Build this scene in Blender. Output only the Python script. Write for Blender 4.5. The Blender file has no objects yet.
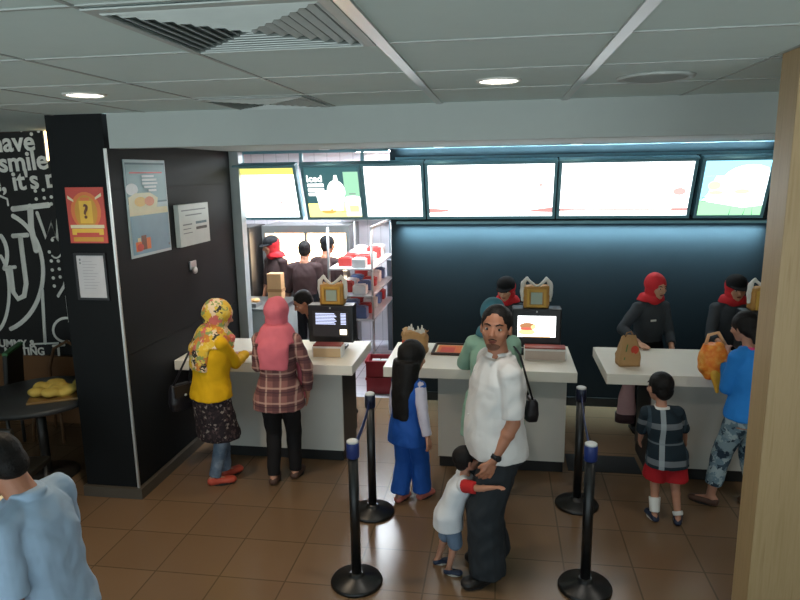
import bpy, bmesh, math, random
import numpy as np
from mathutils import Vector, Matrix, Quaternion, Euler
random.seed(7)
PI = math.pi
S = bpy.context.scene
COL = S.collection
V = Vector

# ------------------------------------------------------------------ camera
H = 2.6
FPX = 647.0
PITCH, YAW, ROLL = math.radians(11.235), math.radians(8.907), math.radians(-0.898)
_cy, _sy = math.cos(YAW), math.sin(YAW)
FW = V((-_sy*math.cos(PITCH), _cy*math.cos(PITCH), -math.sin(PITCH)))
_r0 = V((_cy, _sy, 0)); _u0 = _r0.cross(FW)
RT = _r0*math.cos(ROLL) + _u0*math.sin(ROLL)
UP = -_r0*math.sin(ROLL) + _u0*math.cos(ROLL)
EYE = V((0, 0, H))
cd = bpy.data.cameras.new('camera'); cam = bpy.data.objects.new('camera', cd); COL.objects.link(cam)
cd.sensor_width = 36; cd.lens = FPX/800*36; cd.clip_start = .05
m = Matrix((RT, UP, -FW)).transposed().to_4x4(); m.translation = EYE
cam.matrix_world = m
S.camera = cam

def ray(x, y):
    return RT*((x-400)/FPX) + UP*(-(y-300)/FPX) + FW
def at(x, y, Y):
    d = ray(x, y); return EYE + d*(Y/d.y)
def atz(x, y, z):
    d = ray(x, y); return EYE + d*((z-H)/d.z)
def atx(x, y, X):
    d = ray(x, y); return EYE + d*(X/d.x)

# ------------------------------------------------------------------ materials
def lin(c):
    if isinstance(c, str):
        c = c.lstrip('#'); c = [int(c[i:i+2], 16)/255 for i in (0, 2, 4)]
    return tuple((x/12.92 if x <= .04045 else ((x+.055)/1.055)**2.4) for x in c) + (1.0,)

class NT:
    def __init__(s, name):
        s.m = bpy.data.materials.new(name); s.m.use_nodes = True
        s.t = s.m.node_tree; s.b = s.t.nodes['Principled BSDF']
    def n(s, typ, **kw):
        o = s.t.nodes.new(typ)
        for k, v in kw.items(): setattr(o, k, v)
        return o
    def l(s, a, b): s.t.links.new(a, b)
    def coord(s, kind='Object'):
        return s.n('ShaderNodeTexCoord').outputs[kind]
    def math(s, op, a, b=None):
        o = s.n('ShaderNodeMath', operation=op)
        for i, x in enumerate((a, b)):
            if x is None: continue
            if isinstance(x, (int, float)): o.inputs[i].default_value = x
            else: s.l(x, o.inputs[i])
        return o.outputs[0]
    def mix(s, f, a, b):
        o = s.n('ShaderNodeMix', data_type='RGBA')
        for i, x in ((0, f), (6, a), (7, b)):
            if isinstance(x, (int, float)): o.inputs[i].default_value = x
            elif isinstance(x, (tuple, str)): o.inputs[i].default_value = lin(x) if isinstance(x, str) else x
            else: s.l(x, o.inputs[i])
        return o.outputs[2]
    def noise(s, vec, scale, detail=3, rough=.5):
        o = s.n('ShaderNodeTexNoise'); o.inputs['Scale'].default_value = scale
        o.inputs['Detail'].default_value = detail; o.inputs['Roughness'].default_value = rough
        s.l(vec, o.inputs['Vector']); return o
    def ramp(s, fac, stops, const=False):
        o = s.n('ShaderNodeValToRGB'); s.l(fac, o.inputs[0]); cr = o.color_ramp
        if const: cr.interpolation = 'CONSTANT'
        while len(cr.elements) < len(stops): cr.elements.new(.5)
        for e, (p, c) in zip(cr.elements, stops): e.position = p; e.color = lin(c)
        return o.outputs[0]
    def bump(s, h, strength=.2, dist=.005):
        o = s.n('ShaderNodeBump'); o.inputs['Strength'].default_value = strength
        o.inputs['Distance'].default_value = dist
        s.l(h, o.inputs['Height']); s.l(o.outputs[0], s.b.inputs['Normal'])
    def set(s, rough=.6, metal=0, spec=.5):
        s.b.inputs['Roughness'].default_value = rough; s.b.inputs['Metallic'].default_value = metal
        s.b.inputs['Specular IOR Level'].default_value = spec
        return s
    def base(s, x):
        s.l(x, s.b.inputs['Base Color'])

MATS = {}
def M(name, col, rough=.6, metal=0, emit=0, var=.12, vs=9, bump=0, bs=120, spec=.5, sss=0):
    if name in MATS: return MATS[name]
    k = NT(name).set(rough, metal, spec)
    c = lin(col)
    if emit:
        k.b.inputs['Base Color'].default_value = (0.02, .02, .02, 1)
        k.b.inputs['Emission Color'].default_value = c; k.b.inputs['Emission Strength'].default_value = emit
    elif var:
        nz = k.noise(k.coord(), vs)
        d = tuple(x*(1-var) for x in c[:3])+(1,); e = tuple(min(1, x*(1+var)) for x in c[:3])+(1,)
        k.base(k.mix(nz.outputs[0], d, e))
        if bump:
            k.bump(k.noise(k.coord(), bs, 2).outputs[0], bump)
    else:
        k.b.inputs['Base Color'].default_value = c
    if sss:
        k.b.inputs['Subsurface Weight'].default_value = sss; k.b.inputs['Subsurface Radius'].default_value = (.012, .005, .003)
        k.b.inputs['Subsurface Scale'].default_value = .3
    MATS[name] = k.m
    return k.m

def xyz(k, vec):
    o = k.n('ShaderNodeSeparateXYZ'); k.l(vec, o.inputs[0]); return o.outputs

def plaid(name, base, bands, freq, rough=.8):
    """bands: list of (axis, offset, width, colour, strength)"""
    k = NT(name).set(rough, 0, .25); o = xyz(k, k.coord())
    cur = lin(base)
    for ax, off, w, c, st in bands:
        f = k.math('FRACT', k.math('ADD', k.math('MULTIPLY', o[ax], freq), off+10))
        msk = k.math('MULTIPLY', k.math('LESS_THAN', f, w), st)
        cur = k.mix(msk, cur, c)
    k.base(cur); k.bump(k.noise(k.coord(), 300, 2).outputs[0], .15)
    MATS[name] = k.m; return k.m

def blotch(name, stops, scale, rough=.8, const=True, vor=True, dist=.12):
    k = NT(name).set(rough, 0, .25)
    c = k.coord()
    nz = k.noise(c, scale*1.7, 2)
    if vor:
        mp = k.n('ShaderNodeVectorMath', operation='ADD'); sc = k.n('ShaderNodeVectorMath', operation='SCALE')
        sc.inputs['Scale'].default_value = dist; k.l(nz.outputs['Color'], sc.inputs[0]); k.l(c, mp.inputs[0]); k.l(sc.outputs[0], mp.inputs[1])
        v = k.n('ShaderNodeTexVoronoi'); v.inputs['Scale'].default_value = scale; k.l(mp.outputs[0], v.inputs['Vector'])
        o = k.n('ShaderNodeSeparateColor'); k.l(v.outputs['Color'], o.inputs[0]); f = o.outputs[0]
    else:
        f = k.noise(c, scale, 4, .6).outputs[0]
    k.base(k.ramp(f, stops, const)); k.bump(k.noise(c, 250, 2).outputs[0], .15)
    MATS[name] = k.m; return k.m

SKIN = M('skin', '#a56f55', .55, var=.08, sss=.08)
SKIN_L = M('skin_light', '#b5826a', .55, var=.08, sss=.08)
SKIN_F = M('skin_fair', '#bd8d70', .55, var=.08, sss=.08)
HAIR = M('black_hair', '#120f0e', .62, var=.3, vs=40, bump=.6, bs=110, spec=.25)
LIP = M('lip', '#7a3d33', .45)
EYEW = M('eye_white', '#a39b92', .3, var=0)
EYED = M('eye_dark', '#140d09', .15, var=0)

# ------------------------------------------------------------------ mesh builder
def basis(d, hint=None):
    d = V(d).normalized(); h = V(hint) if hint else (V((0, 0, 1)) if abs(d.z) < .95 else V((0, 1, 0)))
    x = h.cross(d)
    if x.length < 1e-5: x = V((1, 0, 0)).cross(d)
    x.normalize(); y = d.cross(x); return x, y, d

class MB:
    def __init__(s): s.bm = bmesh.new(); s.mi = 0
    def _f(s, vs):
        try:
            f = s.bm.faces.new(vs); f.material_index = s.mi; f.smooth = s.sm; return f
        except ValueError: return None
    sm = False
    def box(s, c, size, rot=None, bev=0):
        b = bmesh.new(); bmesh.ops.create_cube(b, size=1)
        for v in b.verts: v.co = V((v.co.x*size[0], v.co.y*size[1], v.co.z*size[2]))
        if bev: bmesh.ops.bevel(b, geom=list(b.edges), offset=bev, segments=2, affect='EDGES', profile=.6)
        R = rot if isinstance(rot, Matrix) else (Euler(rot).to_matrix() if rot else Matrix.Identity(3))
        return s.add(b, Matrix.Translation(V(c)) @ R.to_4x4())
    def bx(s, x0, x1, y0, y1, z0, z1, bev=0):
        return s.box(((x0+x1)/2, (y0+y1)/2, (z0+z1)/2), (x1-x0, y1-y0, z1-z0), None, bev)
    def add(s, b, mat=None):
        if mat is not None: bmesh.ops.transform(b, matrix=mat, verts=b.verts)
        mp = {v: s.bm.verts.new(v.co) for v in b.verts}
        for f in b.faces:
            s._f([mp[v] for v in f.verts])
        b.free(); return s
    def addmesh(s, me, mat=None):
        b = bmesh.new(); b.from_mesh(me); return s.add(b, mat)
    def ell(s, c, r, rot=None, seg=20, rings=14):
        b = bmesh.new(); bmesh.ops.create_uvsphere(b, u_segments=seg, v_segments=rings, radius=1)
        r = (r, r, r) if isinstance(r, (int, float)) else r
        R = rot.to_4x4() if rot is not None else Matrix.Identity(4)
        sm = s.sm; s.sm = True
        s.add(b, Matrix.Translation(V(c)) @ R @ Matrix.Diagonal((*r, 1))); s.sm = sm; return s
    def rings(s, rs, close=False, caps=True):
        vs = [[s.bm.verts.new(p) for p in r] for r in rs]
        n = len(vs[0]); sm = s.sm; s.sm = True
        L = len(vs)
        for i in range(L if close else L-1):
            a, b = vs[i], vs[(i+1) % L]
            for j in range(n): s._f((a[j], a[(j+1) % n], b[(j+1) % n], b[j]))
        s.sm = sm
        if caps and not close:
            s._f(list(reversed(vs[0]))); s._f(vs[-1])
        return s
    def tube(s, p0, p1, r0, r1=None, seg=16, caps=True):
        r1 = r0 if r1 is None else r1; p0, p1 = V(p0), V(p1); x, y, d = basis(p1-p0)
        mk = lambda p, r: [p + x*math.cos(2*PI*i/seg)*r + y*math.sin(2*PI*i/seg)*r for i in range(seg)]
        return s.rings([mk(p0, r0), mk(p1, r1)], caps=caps)
    def path(s, pts, r, seg=10, caps=True):
        pts = [V(p) for p in pts]; rs = r if isinstance(r, (list, tuple)) else [r]*len(pts)
        out = []; px = None
        for i, p in enumerate(pts):
            d = (pts[min(i+1, len(pts)-1)] - pts[max(i-1, 0)]).normalized()
            if px is None: px, _, _ = basis(d)
            x = (px - d*px.dot(d)).normalized(); y = d.cross(x); px = x
            out.append([p + x*math.cos(2*PI*j/seg)*rs[i] + y*math.sin(2*PI*j/seg)*rs[i] for j in range(seg)])
        return s.rings(out, caps=caps)
    def cap(s, p0, p1, r0, r1=None, seg=14):
        """tapered capsule"""
        r1 = r0 if r1 is None else r1; p0, p1 = V(p0), V(p1)
        if (p1-p0).length < 1e-6: return s.ell(p0, r0)
        x, y, d = basis(p1-p0); out = []
        for k in range(6):
            a = -PI/2 + (k+.35)/5.35*PI/2 if k else -PI/2+.12
            a = min(a, 0); out.append((p0 + d*(math.sin(a)*r0), math.cos(a)*r0))
        for k in range(6):
            a = k/5*(PI/2-.12); out.append((p1 + d*(math.sin(a)*r1), math.cos(a)*r1))
        return s.rings([[p + x*math.cos(2*PI*i/seg)*r + y*math.sin(2*PI*i/seg)*r for i in range(seg)] for p, r in out])
    def loft(s, prof, seg=28, e=2.0, tilt=None):
        """prof: list of (centre, rx, ry, yaw)"""
        out = []
        for c, rx, ry, yw in prof:
            c = V(c); r = []
            for i in range(seg):
                t = 2*PI*i/seg; cx, sx = math.cos(t), math.sin(t)
                px = math.copysign(abs(cx)**(2/e), cx)*rx; py = math.copysign(abs(sx)**(2/e), sx)*ry
                q = V((px*math.cos(yw)-py*math.sin(yw), px*math.sin(yw)+py*math.cos(yw), 0))
                if tilt is not None: q = tilt @ q
                r.append(c+q)
            out.append(r)
        return s.rings(out)
    def lathe(s, c, prof, seg=32):
        """prof: (radius, z) bottom to top around the vertical"""
        c = V(c)
        return s.rings([[c+V((r*math.cos(2*PI*i/seg), r*math.sin(2*PI*i/seg), z)) for i in range(seg)] for r, z in prof])
    def quad(s, a, b, c, d):
        s._f([s.bm.verts.new(V(p)) for p in (a, b, c, d)]); return s
    def prism(s, pts, vec):
        pts = [V(p) for p in pts]; vec = V(vec)
        a = [s.bm.verts.new(p) for p in pts]; b = [s.bm.verts.new(p+vec) for p in pts]
        n = len(a); s._f(list(reversed(a))); s._f(b)
        for i in range(n): s._f((a[i], a[(i+1) % n], b[(i+1) % n], b[i]))
        return s
    def mesh(s, name, mats):
        bmesh.ops.recalc_face_normals(s.bm, faces=s.bm.faces)
        me = bpy.data.meshes.new(name); s.bm.to_mesh(me); s.bm.free()
        for x in (mats if isinstance(mats, (list, tuple)) else [mats]): me.materials.append(x)
        return me
    def build(s, name, mats, parent=None, loc=None, rot=None):
        return link(name, s.mesh(name, mats), parent, loc, rot)

def link(name, me, parent=None, loc=None, rot=None):
    o = bpy.data.objects.new(name, me); COL.objects.link(o)
    if loc is not None: o.location = loc
    if rot is not None: o.rotation_euler = rot
    if parent is not None: o.parent = parent
    return o

def tag(o, label=None, cat=None, group=None, kind=None):
    if label: o['label'] = label
    if cat: o['category'] = cat
    if group: o['group'] = group
    if kind: o['kind'] = kind
    return o
def thing(name, label, cat, loc=(0, 0, 0), rz=0, group=None, rot=None):
    o = bpy.data.objects.new(name, None); COL.objects.link(o)
    o.location = loc; o.rotation_euler = rot if rot else (0, 0, rz); o.empty_display_size = .1
    return tag(o, label, cat, group)
def struct(name, mb, mats):
    return tag(mb.build(name, mats), kind='structure')
def dup(root, loc, rz=None, label=None):
    r = root.copy(); COL.objects.link(r); r.location = loc
    if rz is not None: r.rotation_euler = (0, 0, rz)
    if label: r['label'] = label
    for ch in list(root.children):
        c = ch.copy(); COL.objects.link(c); c.parent = r
        for g in list(ch.children):
            d = g.copy(); COL.objects.link(d); d.parent = c
    return r

def fold(me, amp, k=20., seed=0., zs=.45):
    n = len(me.vertices); co = np.empty(n*3, np.float32); no = np.empty(n*3, np.float32)
    me.vertices.foreach_get('co', co); me.vertices.foreach_get('normal', no)
    co = co.reshape(-1, 3); no = no.reshape(-1, 3); p = co*k; x, y, z = p[:, 0]+seed, p[:, 1]+seed*1.7, p[:, 2]*zs
    d = np.sin(x+1.4*np.sin(z*1.3+seed)+.6*np.sin(y*.9)) * np.sin(y*1.1+1.2*np.sin(z+x*.4)) + .6*np.sin(z*2.3+1.7*np.sin(x*.7)+y*.5)
    d = np.clip(.45+.55*d, 0, None)
    co += no*(d*amp)[:, None]
    me.vertices.foreach_set('co', co.ravel()); me.update()

def remesh(mb, voxel, smooth=3, name='body', mats=None, amp=0, k=20., seed=0.):
    me = mb.mesh(name, []); ob = bpy.data.objects.new('tmp', me); COL.objects.link(ob)
    r = ob.modifiers.new('r', 'REMESH'); r.mode = 'VOXEL'; r.voxel_size = voxel; r.adaptivity = 0; r.use_smooth_shade = True
    if smooth:
        q = ob.modifiers.new('s', 'SMOOTH'); q.iterations = smooth; q.factor = .5
    dg = bpy.context.evaluated_depsgraph_get()
    out = bpy.data.meshes.new_from_object(ob.evaluated_get(dg)); out.name = name
    bpy.data.objects.remove(ob); bpy.data.meshes.remove(me)
    out.materials.clear()
    for x in (mats if isinstance(mats, (list, tuple)) else [mats]): out.materials.append(x)
    if amp: fold(out, amp, k, seed)
    out.polygons.foreach_set('use_smooth', [True]*len(out.polygons))
    return out

_FONT = {}
def textmesh(txt, size, ext=.002, bold=0., align='LEFT'):
    c = bpy.data.curves.new('t', 'FONT'); c.body = txt; c.size = size; c.extrude = ext; c.offset = bold; c.align_x = align
    c.resolution_u = 3
    o = bpy.data.objects.new('t', c); COL.objects.link(o)
    dg = bpy.context.evaluated_depsgraph_get(); me = bpy.data.meshes.new_from_object(o.evaluated_get(dg))
    bpy.data.objects.remove(o); bpy.data.curves.remove(c); return me
RXZ = Matrix.Rotation(PI/2, 4, 'X')      # text plane XY -> upright, reading towards -Y

# ------------------------------------------------------------------ people
def ik(a, c, l1, l2, pole):
    d = c-a; L = d.length; mx = (l1+l2)*.995
    if L > mx: c = a + d*(mx/L); d = c-a; L = mx
    u = d.normalized(); x = (l1*l1-l2*l2+L*L)/(2*L); hh = math.sqrt(max(0, l1*l1-x*x))
    p = V(pole); p = p-u*p.dot(u)
    p = p.normalized() if p.length > 1e-4 else V((0, 1, 0))
    return a+u*x+p*hh, c

class Person:
    def __init__(s, name, label, loc, rz, h, group=None, fem=False, fat=1., hk=1., lean=(0, 0), drop=0., tw=0.,
                 feet=((-.085, 0, .12), (.085, 0, -.12)), hands=None, poles=None, head=(0, 0, 0), skin=SKIN, vox=.007, belly=0., hip=0., kneepole=(0, 1, 0), curl=.6, z0=0):
        s.root = thing(name, label, 'person', loc, rz, group)
        s.h, s.fem, s.fat, s.vox, s.skin, s.lean, s.drop, s.tw = h, fem, fat, vox, skin, lean, drop, tw
        s.belly, s.seed = belly, random.random()*20
        w = .092 if fem else .104
        s.w = w*h*(1+.15*(fat-1))
        s.k = h/1.7
        s.hipoff = hip
        hk_ = h/7.5*hk*1.07; s.hh = hk_
        P = s.sp(.51*h)
        s.hips = [s.sp(.515*h)+V((sx*.052*h, 0, 0)) for sx in (-1, 1)]
        s.kn, s.an, s.fy = [], [], []
        for i, (fx, fyy, fa) in enumerate(feet):
            a = V((fx, fyy, .048*h))
            if len(feet[i]) > 3: a.z += 0
            kn, an = ik(s.hips[i], a, .245*h, .232*h, kneepole)
            s.kn.append(kn); s.an.append(an); s.fy.append(fa)
        T = Matrix.Rotation(tw, 3, 'Z')
        c = s.sp(.805*h); s.sh = [c + T @ V((sx*s.w, 0, 0)) for sx in (-1, 1)]
        s.la, s.lf = .172*h, .150*h
        hands = hands or [None, None]; poles = poles or [(-.3, -1, -.1), (.3, -1, -.1)]
        s.el, s.wr, s.hd = [], [], []
        for i in (0, 1):
            t = hands[i]; dirn = None
            if t is None: t = s.sh[i] + V(((-1, 1)[i]*.05*h, .03*h, -.315*h))
            elif len(t) > 3: dirn = V(t[3:6]); t = V(t[:3])
            t = V(t); e, wv = ik(s.sh[i], t, s.la, s.lf, poles[i])
            s.el.append(e); s.wr.append(wv); s.hd.append((dirn or (wv-e)).normalized())
        s.curl = curl
        nb = s.sp(.845*h); s.nb = nb
        yw, pt, rl = head
        s.hR = (Matrix.Rotation(yw, 3, 'Z') @ Matrix.Rotation(pt, 3, 'X') @ Matrix.Rotation(rl, 3, 'Y'))
        s.hc = nb + V((0, .012*h, .025*h)) + s.hR @ V((0, .02*h, .5*s.hh))
    def sp(s, z):
        t = max(0, min(1.15, (z-.5*s.h)/(.32*s.h)))
        return V((s.lean[0]*t + s.hipoff*(1-t)*(1 if z > .3*s.h else 0), s.lean[1]*t, z-s.drop*t))
    def H(s, x, y, z): return s.hc + s.hR @ (V((x, y, z))*s.hh)
    def he(s, mb, c, r, rot=None):
        R = s.hR if rot is None else s.hR @ rot
        return mb.ell(s.H(*c), tuple(q*s.hh for q in r), R)
    def tilt(s):
        d = V((s.lean[0], s.lean[1], .32*s.h-s.drop)).normalized()
        return V((0, 0, 1)).rotation_difference(d).to_matrix()
    def trunk(s, mb, pad, z0, z1, flare=0., e=2.3, neck=True):
        """torso loft from z0 to z1 (fractions of the height)"""
        h, k, f = s.h, s.k, s.fat
        R = [(.46, .165, .118), (.52, .168, .122), (.57, .152, .112), (.62, .142, .106), (.68, .150, .114), (.74, .158, .116), (.785, .150, .102), (.815, .120, .082), (.835, .078, .066), (.862, .058, .058)]
        if s.fem: R = [(.46, .172, .125), (.52, .168, .122), (.57, .146, .106), (.62, .126, .098), (.68, .134, .112), (.74, .140, .112), (.785, .132, .092), (.815, .108, .076), (.835, .066, .060), (.862, .050, .052)]
        zs = [r[0] for r in R]
        def rad(z):
            if z <= zs[0]: return R[0][1], R[0][2]
            for a, b in zip(R, R[1:]):
                if z <= b[0]:
                    t = (z-a[0])/(b[0]-a[0]); return a[1]+(b[1]-a[1])*t, a[2]+(b[2]-a[2])*t
            return R[-1][1], R[-1][2]
        prof = []; n = max(4, int((z1-z0)/.025)); kf = f if f > 1 else f
        for i in range(n+1):
            z = z0+(z1-z0)*i/n; rx, ry = rad(z); fl = flare*max(0, (.62-z)/.2) if z < .62 else 0
            b = s.belly*math.exp(-((z-.60)/.09)**2)
            mul = k*(kf if z < .78 else 1+(kf-1)*.5)
            c = s.sp(z*h)+V((0, b*.5, 0)); tw = s.tw*max(0, min(1, (z-.55)/.2))
            prof.append((c, rx*mul+pad+fl, ry*mul+pad+fl+b*.5, tw))
        mb.sm = True; mb.loft(prof, 30, e)
        return mb
    def hand(s, mb, i):
        k = s.k; wr, d = s.wr[i], s.hd[i]; side = (-1, 1)[i]
        inward = (V((0, 0, 0))+V((-side, 0, 0)))
        n = inward - d*inward.dot(d); n = n.normalized() if n.length > .2 else V((0, 0, -1))
        if abs(d.z) < .6: n = V((0, 0, -1)) - d*(-d.z); n.normalize()
        a = d.cross(n).normalized()
        if abs(d.z) < .6:
            a = a if (a.x*side < 0) else -a        # thumb on the inner side
        else:
            a = a if a.y > 0 else -a               # thumb to the front
        mb.cap(s.el[i].lerp(wr, .85), wr, .030*k, .026*k)
        for q in (-1, 0, 1):
            mb.cap(wr+d*.015*k+a*q*.016*k, wr+d*.078*k+a*q*.026*k, .0165*k, .0135*k)
        L = (.066, .078, .074, .058)
        for j in range(4):
            o = (1.5-j)*.0215*k; b = wr+d*.082*k+a*o; th = s.curl
            d1 = (d*math.cos(th*.5)+n*math.sin(th*.5)+a*(1.5-j)*.09).normalized(); d2 = (d*math.cos(th*1.4)+n*math.sin(th*1.4)).normalized()
            p1 = b+d1*L[j]*.5*k; p2 = p1+d2*L[j]*.5*k
            mb.cap(b-d*.02*k, p1, .0100*k, .0092*k, 10); mb.cap(p1, p2, .0092*k, .0078*k, 10)
        b = wr+d*.028*k+a*.026*k; d1 = (d*.75+a*.65+n*.25).normalized()
        p1 = b+d1*.036*k; p2 = p1+(d*.9+a*.2+n*.45).normalized()*.030*k
        mb.cap(b-d1*.02*k, p1, .0135*k, .0115*k, 10); mb.cap(p1, p2, .0115*k, .0085*k, 10)
    def foot(s, mb, i, pad=0., heel=True):
        k = s.k; a = s.an[i]; f = s.fy[i]; d = V((-math.sin(f), math.cos(f), 0)); r = V((d.y, -d.x, 0))
        z = .034*k
        mb.cap(V((a.x, a.y, .04*k+pad))-d*.035*k, a, .036*k+pad, .036*k+pad)
        hb = V((a.x, a.y, z*.9+pad))-d*.038*k
        for q in (-1, 1):
            mb.cap(hb+r*q*.008*k, V((a.x, a.y, .026*k+pad))+d*.115*k+r*q*.022*k, .032*k+pad, .022*k+pad)
        mb.cap(V((a.x, a.y, .055*k+pad))+d*.02*k, V((a.x, a.y, .028*k+pad))+d*.12*k, .03*k+pad, .022*k+pad)
        mb.ell(V((a.x, a.y, .024*k+pad))+d*.14*k, (.042*k+pad, .034*k+pad, .021*k+pad))
    def headmesh(s, mb):
        e = lambda c, r, rot=None: s.he(mb, c, r, rot)
        e((0, -.06, .12), (.33, .42, .38)); e((0, .08, -.08), (.285, .33, .36)); e((0, .13, -.28), (.215, .22, .19)); e((0, .245, -.39), (.10, .10, .085))
        e((0, .315, .115), (.20, .07, .045))
        mb.cap(s.H(0, .385, .03), s.H(0, .465, -.115), .033*s.hh, .052*s.hh); e((0, .425, -.135), (.085, .055, .04))
        for q in (-1, 1):
            e((q*.335, -.03, -.03), (.035, .085, .125)); e((q*.165, .27, -.10), (.10, .09, .09))
        mb.cap(s.H(0, -.10, -.22), s.nb+V((0, -.005, -.03*s.h)), .058*s.k*(.86 if s.fem else 1), .066*s.k*(.86 if s.fem else 1))
    def body(s, feet=True):
        mb = MB(); mb.sm = True; k = s.k; g = .9 if s.fem else 1.; f = .5+.5*s.fat
        s.trunk(mb, 0, .46, .862)
        for i in (0, 1):
            mb.cap(s.sh[i], s.el[i], .050*k*g*f, .040*k*g*f); mb.cap(s.el[i], s.wr[i], .041*k*g*f, .027*k*g)
            fore = s.el[i].lerp(s.wr[i], .28); mb.ell(fore, .042*k*g*f)
            mb.cap(s.sh[i].lerp(s.sp(.83*s.h), .6), s.sh[i], .045*k, .052*k*g*f)
            s.hand(mb, i)
            mb.cap(s.hips[i], s.kn[i], .088*k*f, .057*k*f); mb.cap(s.kn[i], s.an[i], .055*k*f, .036*k)
            mb.ell(s.kn[i].lerp(s.an[i], .28)+V((0, -.007*k, 0)), (.050*k*f, .050*k*f, .085*k))
            s.foot(mb, i)
        s.headmesh(mb)
        return s.add('body', mb, s.skin, s.vox, 2)
    def add(s, name, mb, mat, vox=None, smooth=2, amp=0, k=46., parent=None):
        me = remesh(mb, vox or s.vox, smooth, name, mat, amp, k, s.seed)
        return link(name, me, parent or s.root)
    def shirt(s, mat, hem=.47, sleeve=1., pad=.016, flare=.0, amp=.004, name='shirt', spad=.014, top=.842, collar=False, sleeves=True, parent=None):
        mb = MB(); mb.sm = True; k = s.k; g = .9 if s.fem else 1.; f = .5+.5*s.fat
        s.trunk(mb, pad, hem, top, flare)
        for i in (0, 1):
            mb.cap(s.sp(.80*s.h).lerp(s.sh[i], .45), s.sh[i], .05*k+spad, .054*k*g*f+spad); mb.cap(s.sh[i].lerp(s.sp(.83*s.h), .6), s.sh[i], .045*k+spad*.8, .053*k*g*f+spad)
            if not sleeves: continue
            if sleeve <= .5:
                t = sleeve/.5; e = s.sh[i].lerp(s.el[i], t)
                mb.ell(s.sh[i], .053*k*g*f+spad); mb.tube(s.sh[i], e, .053*k*g*f+spad, (.053-.010*t)*k*g*f+spad*1.25)
            else:
                t = (sleeve-.5)/.5; e = s.el[i].lerp(s.wr[i], t)
                mb.cap(s.sh[i], s.el[i], .052*k*g*f+spad, .042*k*g*f+spad); mb.tube(s.el[i], e, .042*k*g*f+spad, (.042-.012*t)*k*g+spad)
        if collar:
            t = s.tilt(); c = s.sp(.84*s.h)
            mb.loft([(c+V((0, 0, -.01)), .076*k, .078*k, 0), (c+V((0, -.006, .036*k)), .068*k, .068*k, 0)], 24)
        return s.add(name, mb, mat, s.vox, 2, amp, parent=parent)
    def trousers(s, mat, length=1., pad=.014, wide=0., amp=.004, name='trousers', top=.60):
        mb = MB(); mb.sm = True; k = s.k; f = .5+.5*s.fat
        s.trunk(mb, pad*.9+.004, .47, top)
        for i in (0, 1):
            if length <= .5:
                e = s.hips[i].lerp(s.kn[i], length/.5)
                mb.tube(s.hips[i]+V((0, 0, .02)), e, .092*k*f+pad, .070*k*f+pad+wide)
            else:
                e = s.kn[i].lerp(s.an[i], (length-.5)/.5)
                mb.cap(s.hips[i], s.kn[i], .090*k*f+pad, .060*k*f+pad+wide*.5)
                mb.tube(s.kn[i], e, .060*k*f+pad+wide*.5, .045*k+pad+wide)
            mb.ell(s.hips[i], .095*k*f+pad)
        return s.add(name, mb, mat, s.vox, 2, amp)
    def skirt(s, mat, z0, z1, pad=.03, flare=.05, name='skirt', amp=.006):
        mb = MB(); mb.sm = True; h, k = s.h, s.k; P = []
        mx = (s.kn[0]+s.kn[1])/2
        for i in range(9):
            z = z1+(z0-z1)*i/8; t = i/8
            c = s.sp(max(z, .5)*h); c.z = z*h
            if z < .5:
                u = (.5-z)/.22; c = c.lerp(V((mx.x, mx.y, z*h)), min(1, u)*.6); c.z = z*h
            P.append((c, (.160 if s.fem else .16)*k*s.fat+pad+flare*t, .118*k*s.fat+pad+flare*t, 0))
        P.reverse(); mb.loft(P, 30, 2.2)
        return s.add(name, mb, mat, s.vox, 2, amp)
    def shoes(s, mat, pad=.007, name='shoe', low=True):
        for i in (0, 1):
            mb = MB(); mb.sm = True; k = s.k; a = s.an[i]; f = s.fy[i]; d = V((-math.sin(f), math.cos(f), 0)); r = V((d.y, -d.x, 0)); p = pad
            hb = V((a.x, a.y, .036*k))-d*.038*k
            for q in (-1, 1):
                mb.cap(hb+r*q*.01*k, V((a.x, a.y, .026*k+p))+d*.12*k+r*q*.022*k, .036*k, .026*k+p*.5)
            mb.ell(V((a.x, a.y, .026*k+p))+d*.145*k, (.046*k+p, .04*k+p, .024*k+p))
            if low: mb.tube(V((a.x, a.y, .04*k)), V((a.x, a.y, .078*k)), .044*k+p*.5, .042*k+p*.5)
            sh = s.add(name, mb, mat, .006, 2)
            b = MB(); c = V((a.x, a.y, .006))+d*.05*k
            pts = [c+d*(.105*k*math.cos(t)+.02*k*abs(math.cos(t)))+r*(.046*k*math.sin(t)*(1.15 if math.cos(t) > 0 else .95)) for t in [2*PI*j/24 for j in range(24)]]
            b.prism([q-V((0, 0, .006)) for q in pts], (0, 0, .014*k+.006)); b.build('sole', M('sole', '#b9b4aa', .7) if name == 'trainer' else M('dark_sole', '#1b1716', .7), sh)
    def hair(s, mat=HAIR, back=0., name='hair', vol=0., wide=1.):
        mb = MB(); mb.sm = True; v = vol
        s.he(mb, (0, -.10, .155), (.362+v, .43+v, .39+v)); s.he(mb, (0, -.24, -.06), (.30+v, .25+v, .30+v))
        for q in (-1, 1): s.he(mb, (q*.30, -.10, .02), (.06+v, .15, .17))
        if back:
            n = 8; P = []
            for i in range(n+1):
                t = i/n; c = s.H(0, -.26-.10*math.sin(t*2), -.05)+V((0, 0, -back*t))
                c = c.lerp(V((s.nb.x, s.nb.y-.10*s.k, c.z)), min(1, t*1.3)*.8)
                P.append((c, (.30-.06*t)*s.hh*wide, (.26-.08*t)*s.hh*wide, 0))
            P.reverse(); mb.loft(P, 22, 2.4)
            return s.add(name, mb, mat, s.vox, 8, .004, 60.)
        return s.add(name, mb, mat, .006, 1, .0015, 60.)
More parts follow.
